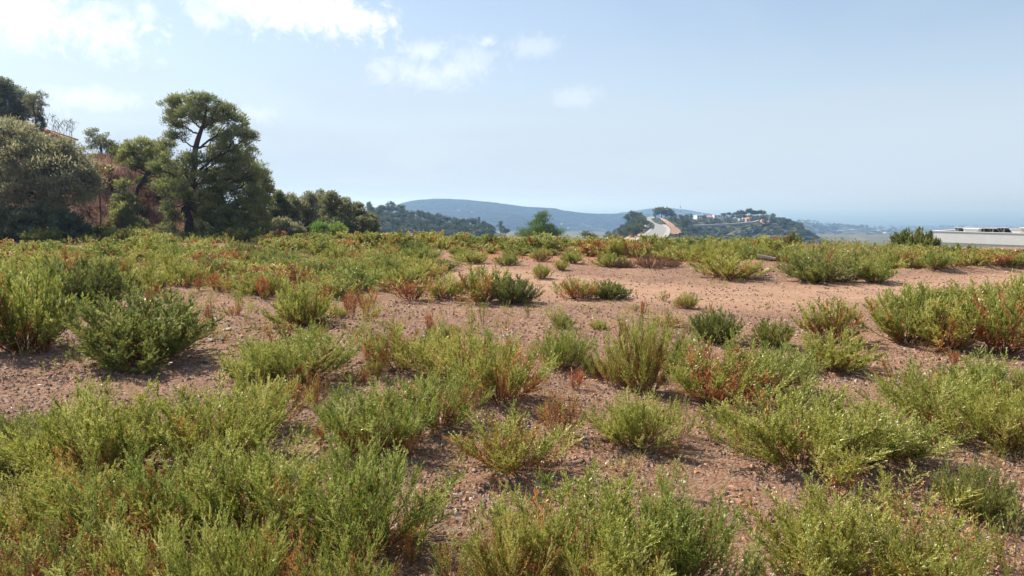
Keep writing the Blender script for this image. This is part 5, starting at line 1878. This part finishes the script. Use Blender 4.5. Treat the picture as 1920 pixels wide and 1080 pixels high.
# tree line of the coast: no one can count it
rs = np.random.default_rng(83)
ac = Acc()
for q in range(420):
    u = rs.uniform(1500, 2100)
    rowz = COAST if rs.random() < .5 else SHORE
    base_v = None
    j = rs.integers(0, rowz.shape[1] - 1)
    k = int(rowz.shape[0] * .72)
    p = rowz[k, j]
    s = rs.uniform(4, 10) * (1.0 if rowz is COAST else 1.7)
    crown(ac, p + [rs.uniform(-60, 60), rs.uniform(-60, 60), s * .3], (s, s, s * .55), 4, 8, s * .5, s * .5, s * .35, rs, .3, 0, .3)
tag(link('coastal_trees', ac.mesh('coastal_trees', 'fartree')), 'hazy line of trees along the coast', 'trees', kind='stuff')

# ----------------------------------------------------------------- house on the bank
hc = np.array(at_depth(72, 262, 101))
zg = gz1(hc[0], hc[1]) - .4
root = tag(link('bank_house', None, None, (hc[0], hc[1], zg)), 'house with a terracotta hipped roof on top of the bank', 'house')
root.rotation_euler = (0, 0, .25)
ez = at_depth(98, 257, 101).z - zg
tz = at_depth(98, 234, 101).z - zg
ac = Acc()
ac.box((-3.4, -2.6, -1), (3.0, 4.2, ez))
link('wall', ac.mesh('wall', 'cream'), root)
V = np.array([(-3.9, -3.1, ez), (3.5, -3.1, ez), (3.5, 4.7, ez), (-3.9, 4.7, ez), (-1.9, .8, tz), (-1.0, .8, tz)])
ac = Acc()
ac.add(V, np.array([(0, 1, 5, 4), (2, 3, 4, 5)]))
ac.add(V, np.array([(1, 2, 5), (3, 0, 4)]))
rf = link('roof', ac.mesh('roof', 'tile'), root)
# rows of roll tiles running down the two visible slopes
ac = Acc()
for q in range(17):
    x = -3.7 + q * .43
    top = V[4] + (V[5] - V[4]) * np.clip((x + 1.9) / .9, 0, 1)
    f = 1.0 if -1.9 <= x <= -1.0 else (1 - (abs(x + 1.9) / 2.0 if x < -1.9 else (x + 1.0) / 4.5))
    b_ = np.array([x, -3.1, ez + .05])
    t_ = np.array([x, -3.1 + 3.9 * f, ez + (tz - ez) * f + .05])
    ac.add(*tube([b_, t_], [.1, .1], 5))
link('tile_course', ac.mesh('tile_course', 'tile'), rf)
for q, (a_, b_) in enumerate(((0, 4), (1, 5), (2, 5), (3, 4), (4, 5))):
    ac = Acc()
    ac.add(*tube([V[a_] + [0, 0, .06], V[b_] + [0, 0, .06]], [.14, .14], 6))
    link('ridge_cap', ac.mesh('ridge_cap', 'tile'), rf)
ac = Acc()
ac.box((-2.6, .2, tz - 1.2), (-1.9, .9, tz + 1.0))
ac.box((-2.7, .1, tz + 1.0), (-1.8, 1.0, tz + 1.15))
link('chimney', ac.mesh('chimney', 'tile'), root)
for x in (-2, 0, 1.8):
    ac = Acc()
    ac.box((x - .5, -2.66, ez - 2.0), (x + .5, -2.58, ez - .7))
    link('window', ac.mesh('window', 'glass'), root)

# ----------------------------------------------------------------- white flat roofed building
A, B = at_depth(1746, 432, 99.5), at_depth(1920, 440, 91)
A = np.array(A)
B = np.array(B)
zt = (A[2] + B[2]) / 2
dirv = norm((B - A) * [1, 1, 0])
yaw = math.atan2(dirv[1], dirv[0])
Lw = float(np.linalg.norm((B - A)[:2])) + 14
root = tag(link('flat_roof_building', None, None, (A[0], A[1], zt - 11)), 'white flat roofed building below the far edge of the plot', 'building')
root.rotation_euler = (0, 0, yaw)
T = 11.0
ac = Acc()
ac.box((0, 0, T - 1.45), (Lw, .3, T))          # parapet, front
ac.box((0, .3, T - 1.45), (.3, 17.7, T))
ac.box((0, 17.7, T - 1.45), (Lw, 18, T))
ac.box((Lw - .3, .3, T - 1.45), (Lw, 17.7, T))
link('parapet', ac.mesh('parapet', 'white'), root)
ac = Acc()
for lo, hi in (((-.06, -.06, T + .002), (Lw + .06, .36, T + .07)), ((-.06, .36, T + .002), (.36, 17.64, T + .07)), ((-.06, 17.64, T + .002), (Lw + .06, 18.06, T + .07))):
    ac.box(lo, hi)
link('coping', ac.mesh('coping', 'white'), root)
ac = Acc()
ac.box((.3, .3, T - 1.0), (Lw - .3, 17.7, T - .28))
link('roof_slab', ac.mesh('roof_slab', 'concrete'), root)
ac = Acc()
ac.box((.12, .12, -6), (Lw - .12, 17, T - 1.455))
link('wall', ac.mesh('wall', 'white'), root)
for q in range(5):
    ac = Acc()
    ac.box((2.5 + q * 5, .06, T - 4.6), (5.2 + q * 5, .14, T - 2.4))
    link('window', ac.mesh('window', 'glass'), root)
M4 = Matrix.Translation(root.location) @ Matrix.Rotation(yaw, 4, 'Z')


def roof_local(u, v, D):
    return M4.inverted() @ at_depth(u, v, D)


bx_ = roof_local(1814, 434, 95.5)
ac = Acc()
ac.box((bx_.x - .85, .5, T - .3), (bx_.x + .85, 1.6, T + .42))
ac2 = Acc()
ac2.box((bx_.x - .95, .42, T + .42), (bx_.x + .95, 1.7, T + .5))
hb = tag(link('roof_hatch', None, None, root.location), 'small white box standing on the edge of the white flat roof', 'roof hatch')
hb.rotation_euler = root.rotation_euler
link('box', ac.mesh('box', 'white'), hb)
link('lid', ac2.mesh('lid', 'white'), hb)
xe = roof_local(1925, 430, 93).x
ac = Acc()
ac.box((xe - .2, 1.0, T - .3), (xe + 2.6, 4.5, T + .62))
ac2 = Acc()
ac2.box((xe - .3, .9, T + .62), (xe + 2.7, 4.6, T + .72))
hb = tag(link('roof_bulkhead', None, None, root.location), 'pale stair bulkhead at the end of the white flat roof', 'roof structure')
hb.rotation_euler = root.rotation_euler
link('wall', ac.mesh('wall', 'cream'), hb)
link('roof', ac2.mesh('roof', 'white'), hb)
# rows of solar panels, tilted away from us
pm = Acc()
pm.box((-.48, -.02, 0), (.48, 0.02, 1.65))
tilt = R(66)


def tilt_x(Vs, ang):
    c, s = math.cos(ang), math.sin(ang)
    return np.stack([Vs[:, 0], Vs[:, 1] * c + Vs[:, 2] * s, Vs[:, 2] * c - Vs[:, 1] * s], 1)


def panel_mesh():
    pane = Acc()
    pane.box((-.47, -.015, .03), (.47, .015, 1.62))
    frame = Acc()
    for lo, hi in (((-.5, -.03, 0), (.5, .03, .03)), ((-.5, -.03, 1.62), (.5, .03, 1.66)), ((-.5, -.03, .03), (-.47, .03, 1.62)), ((.47, -.03, .03), (.5, .03, 1.62))):
        frame.box(lo, hi)
    for ac in (pane, frame):
        ac.v = [tilt_x(v_, -tilt) + [0, 1.55, .12] for v_ in ac.v]
        ac.v = [v_ * [1, 1, 1] for v_ in ac.v]
    leg = Acc()
    zt_ = .12 + 1.6 * math.cos(tilt)
    leg.box((-.03, .06, 0), (.03, .12, zt_ - .03))
    leg.box((-.03, 1.44, 0), (.03, 1.5, .14))
    return pane.mesh('pane', 'panel'), frame.mesh('frame', 'metal'), leg.mesh('leg', 'metal')


PM = panel_mesh()
x_a0, x_a1 = roof_local(1778, 433, 98).x, roof_local(1880, 437, 95).x
x_b0, x_b1 = roof_local(1803, 430, 101).x, roof_local(1908, 434, 98).x
for rowi, (x0, x1, yy, zz, lab, grp) in enumerate(((x_a0, x_a1, 1.9, T - .28, 'solar panel of the row along the edge of the white roof', 'front row of solar panels'), (x_b0, x_b1, 6.2, T - .28, 'solar panel of the second row on the white roof', 'second row of solar panels'))):
    nn = int((x1 - x0) / 1.04)
    for q in range(nn):
        rr_ = tag(link('solar_panel', None, None, M4 @ Vector((x0 + .5 + q * 1.04, yy, zz))), lab, 'solar panel', grp)
        rr_.rotation_euler = root.rotation_euler
        for nm, me in zip(('pane', 'frame', 'leg'), PM):
            link(nm, me, rr_)

# ----------------------------------------------------------------- stones
import bmesh


def rock_mesh(seed, flat, mat):
    rs = np.random.default_rng(seed)
    P = norm(rs.normal(size=(16, 3))) * rs.uniform(.75, 1.0, (16, 1)) * [1, rs.uniform(.6, .9), flat]
    bm = bmesh.new()
    for p in P:
        bm.verts.new(p * .5)
    bmesh.ops.convex_hull(bm, input=bm.verts)
    me = bpy.data.meshes.new('stone')
    bm.to_mesh(me)
    bm.free()
    me.materials.append(M[mat])
    return me


ROCKS = {m_: [rock_mesh(600 + q + 20 * len(m_), (.28, .45, .65, .35)[q], m_) for q in range(4)] for m_ in ('rock', 'rock_pale', 'rock_orange', 'rock_dark')}
rs_ = random.Random(91)


def stone(u, v, wpx, mat, label, group, flat=None, name='stone', lift=.12):
    p = at_ground(u, v)
    z = gz1(p.x, p.y)
    p = at_ground(u, v, z)
    s = wpx * p.y / F_PX
    k = rs_.randrange(4) if flat is None else flat
    ob = link(name, ROCKS[mat][k], None, (p.x, p.y, gz1(p.x, p.y) + s * (.28, .45, .65, .35)[k] * .5 * .35))
    ob.rotation_euler = (rs_.uniform(-.2, .2), rs_.uniform(-.2, .2), rs_.uniform(0, 6.28))
    ob.scale = (s, s * rs_.uniform(.8, 1.1), s)
    tag(ob, label, 'stone', group)
    return ob


for u, v, w, m_, lab in [(424, 615, 27, 'rock_pale', 'pale flat slab among loose stones beside the broad dark dome shrub'), (478, 628, 18, 'rock_pale', 'smaller pale slab beside the stony hollow'),
                         (478, 616, 15, 'rock_dark', 'dark grey block on the stony hollow'), (463, 622, 16, 'rock', 'tilted tan stone on the stony hollow'), (396, 664, 18, 'rock', 'brown cube-like stone below the broad dark dome shrub'),
                         (443, 668, 14, 'rock_pale', 'single light stone below the stony hollow'), (2, 808, 30, 'rock', 'large reddish rock beside the dark shrub of the near thicket'), (588, 594, 20, 'rock_dark', 'dark blocky stone on top of the earth step'),
                         (620, 598, 26, 'rock_dark', 'broad dark stone in the face of the earth step'), (565, 604, 14, 'rock_dark', 'dark stone under the fresh green bush'), (1424, 645, 24, 'rock_orange', 'flat ochre plate on the open ground right of the low olive bush'),
                         (388, 680, 16, 'rock_pale', 'long pale chip at the edge of the near thicket'), (652, 700, 16, 'rock_orange', 'orange stone at the foot of the earth step'), (830, 1022, 22, 'rock', 'grey stone in the stony gap'),
                         (820, 1042, 20, 'rock', 'round grey stone at the end of the stony gap'), (1280, 905, 22, 'rock_pale', 'pale flat stone near the orange stone pile'),
                         (1600, 590, 14, 'rock', 'small brown stone on the track side')]:
    stone(u, v, w, m_, lab, None)
for u, v, w in [(1354, 926, 30), (1374, 917, 32), (1386, 941, 34), (1362, 942, 20), (1348, 936, 18), (1390, 928, 20), (1375, 932, 22), (1395, 948, 16), (1360, 952, 18)]:
    stone(u, v, w, 'rock_orange', 'flat orange stone in the little pile', 'stones of the orange pile', rs_.choice([0, 3]))
for u, v, w in [(1196, 882, 18), (1206, 872, 16), (1190, 872, 14), (1214, 884, 14), (1180, 890, 14), (1222, 876, 12)]:
    stone(u, v, w, 'rock_orange', 'loose flat stone behind the wide bright green shrub', 'loose flat stones', rs_.choice([0, 3]))
for q in range(40):
    u, v = rs_.uniform(385, 530), rs_.uniform(600, 690)
    stone(u, v, rs_.uniform(8, 22), rs_.choice(['rock', 'rock', 'rock_dark', 'rock_orange', 'rock_pale']), 'broken stone in the stony hollow beside the dark dome shrub', 'stones of the stony hollow')
for q in range(24):
    u, v = rs_.choice([(rs_.uniform(560, 680), rs_.uniform(592, 608)), (rs_.uniform(650, 700), rs_.uniform(605, 690)), (rs_.uniform(620, 700), rs_.uniform(668, 692))])
    stone(u, v, rs_.uniform(9, 20), rs_.choice(['rock', 'rock', 'rock_dark', 'rock_orange']), 'stone in the broken face of the earth step', 'stones of the earth step')
for q in range(40):
    u, v = rs_.uniform(800, 900), rs_.uniform(880, 1060)
    stone(u, v, rs_.uniform(8, 17), rs_.choice(['rock', 'rock', 'rock_pale', 'rock_orange']), 'grey-brown pebble in the stony gap between the near shrubs', 'stones of the stony gap')
for q in range(16):
    u, v = rs_.uniform(1150, 1330), rs_.uniform(498, 545)
    stone(u, v, rs_.uniform(5, 11), 'rock_pale', 'pale stone lying on the dirt track', 'pale stones on the track', 0)
for q in range(36):
    u = rs_.uniform(1500, 1930)
    v = 520 - (u - 1500) * .034 + rs_.uniform(-5, 4)
    stone(u, v, rs_.uniform(5, 11), rs_.choice(['rock', 'rock', 'rock_pale', 'rock_orange']), 'stone in the low berm along the far side of the track', 'stones of the berm')
for q in range(44):
    a_ = rs_.uniform(0, 1)
    u, v = 1395 + a_ * 75 + rs_.uniform(-12, 12), 490 + a_ * 26 + rs_.uniform(-5, 5)
    stone(u, v, rs_.uniform(6, 13), rs_.choice(['rock_pale', 'rock', 'rock_dark', 'rock_pale']), 'grey rubble stone of the heap beside the track', 'stones of the rubble heap', None)
# concrete post lying on the rubble
p = at_ground(1432, 499)
ac = Acc()
ac.box((-.42, -.08, -.05), (.42, .08, .05))
ac.box((-.40, -.045, .05), (.25, .045, .08))
ob = tag(link('broken_post', ac.mesh('broken_post', 'rock_pale'), None, (p.x, p.y - .3, gz1(p.x, p.y) + .16)), 'pale broken post lying on the rubble heap', 'post')
ob.rotation_euler = (0.05, .14, -.35)

# bent straw and the wire
p = at_ground(36, 672)
ac = Acc()
hs = .032 * 14
ac.add(*tube([[.06, 0, -.02], [.03, 0, .16], [-.02, 0, .32]], [.006, .006, .005], 5))
ac.add(*tube([[-.02, 0, .32], [-.28, .02, .24]], [.005, .004], 5))
ac.add(*tube([[-.28, .02, .24], [-.12, 0, .10], [-.02, 0, .0]], [.004, .004, .004], 5))
tag(link('bent_straw', ac.mesh('bent_straw', 'straw'), None, (p.x, p.y, gz1(p.x, p.y))), 'bent dry straw standing on bare earth beside the tall light green shrub', 'straw')
p0, p1 = at_ground(520, 706), at_ground(552, 700)
ac = Acc()
ac.add(*tube([[0, 0, .03], [.15, .05, .10], [p1.x - p0.x, p1.y - p0.y, .14]], [.006, .006, .006], 5))
tag(link('loose_wire', ac.mesh('loose_wire', 'metal'), None, (p0.x, p0.y, gz1(p0.x, p0.y))), 'thin grey wire sticking out under the thick green shrub', 'wire')


rs = np.random.default_rng(95)
nn = 26000
y = np.exp(rs.uniform(math.log(5), math.log(20), nn))
x = rs.uniform(-.74, .74, nn) * y
keep = fbm(x / .9, y / .9, 97, 3) > rs.uniform(-.2, .2, nn)
x, y = x[keep], y[keep]
P = np.column_stack([x, y, gz(x, y) + .012])
D_ = rs.normal(size=P.shape) * [1, 1, .18]
S_ = rs.uniform(.015, .06, len(P)) * np.clip(y / 9, .8, 1.8)
V, Fq = leaf_quads(P, D_, S_, S_ * .22, rs)
tag(link('dry_litter', mesh_np('dry_litter', V, Fq, 'litter', tone=np.repeat(rs.random(len(P)), 4))), 'dry leaf and twig litter scattered over the gravel', 'litter', kind='stuff')

# gravel: nobody could count it
def gravel(name, n_, y0, y1, s0, s1, seed, mats, label):
    rs = np.random.default_rng(seed)
    y = np.exp(rs.uniform(math.log(y0), math.log(y1), n_ * 3))
    x = rs.uniform(-.74, .74, n_ * 3) * y
    keep = fbm(x / 1.1, y / 1.1, seed, 4) + .35 * fbm(x / .25, y / .25, seed + 1, 2) > rs.uniform(-.28, .16, len(x))
    x, y = x[keep][:n_], y[keep][:n_]
    m_ = len(x)
    oct_ = np.array([(1, 0, 0), (0, 1, 0), (-1, 0, 0), (0, -1, 0), (0, 0, 1)], float)
    tri = np.array([(0, 1, 4), (1, 2, 4), (2, 3, 4), (3, 0, 4)])
    V = np.repeat(oct_[None], m_, 0) * rs.uniform(.55, 1.25, (m_, 5, 1))
    V[:, :4, 2] -= .35
    s = s0 * (s1 / s0) ** (rs.random(m_) ** 1.7)
    V = V * (s[:, None] * .5)[:, :, None] * np.stack([np.ones(m_), rs.uniform(.6, 1, m_), rs.uniform(.3, .75, m_)], 1)[:, None]
    a = rs.uniform(0, 6.28, m_)
    tl = rs.normal(0, .35, m_)
    c, sn = np.cos(a)[:, None], np.sin(a)[:, None]
    V[:, :, 2] += V[:, :, 0] * tl[:, None]
    X = V[:, :, 0] * c - V[:, :, 1] * sn + x[:, None]
    Y = V[:, :, 0] * sn + V[:, :, 1] * c + y[:, None]
    Z = V[:, :, 2] + (gz(x, y) + s * .10)[:, None]
    VV = np.stack([X, Y, Z], -1).reshape(-1, 3)
    FF = (tri[None] + 5 * np.arange(m_)[:, None, None]).reshape(-1, 3)
    mi = np.repeat(rs.choice(len(mats), m_, p=[.60, .06, .20, .14]), 4)
    me = mesh_np(name, VV, FF, None, mats=mats, midx=mi)
    tag(link(name, me), label, 'gravel', kind='stuff')


gravel('gravel', 50000, 5.0, 13, .011, .10, 5, ['rock', 'rock_pale', 'rock_orange', 'rock_dark'], 'loose brown gravel between the near shrubs')
gravel('gravel', 36000, 12, 36, .026, .15, 6, ['rock', 'rock_pale', 'rock_orange', 'rock_dark'], 'loose gravel on the open ground and the track')

# ----------------------------------------------------------------- haze
hx = 62000
V = np.array([(sx, sy, sz) for sz in (SEA_Z - 1.0, 75.0) for sy in (-62000, 62000) for sx in (-hx, hx)], float)
Fq = np.array([(0, 2, 3, 1), (4, 5, 7, 6), (0, 1, 5, 4), (1, 3, 7, 5), (3, 2, 6, 7), (2, 0, 4, 6)])
hm, n, l = new_mat('haze_air')
pv = N(n, 'ShaderNodeVolumePrincipled')
pv.inputs['Color'].default_value = (0.31, 0.54, 0.94, 1)
pv.inputs['Absorption Color'].default_value = (0.6, 0.6, 0.6, 1)
pv.inputs['Density'].default_value = 0.00021
pv.inputs['Anisotropy'].default_value = 0.32
o = N(n, 'ShaderNodeOutputMaterial')
l.new(pv.outputs[0], o.inputs['Volume'])
tag(link('haze', mesh_np('haze', V, Fq, hm)), 'pale blue haze over the hills and the sea', 'haze', kind='stuff')
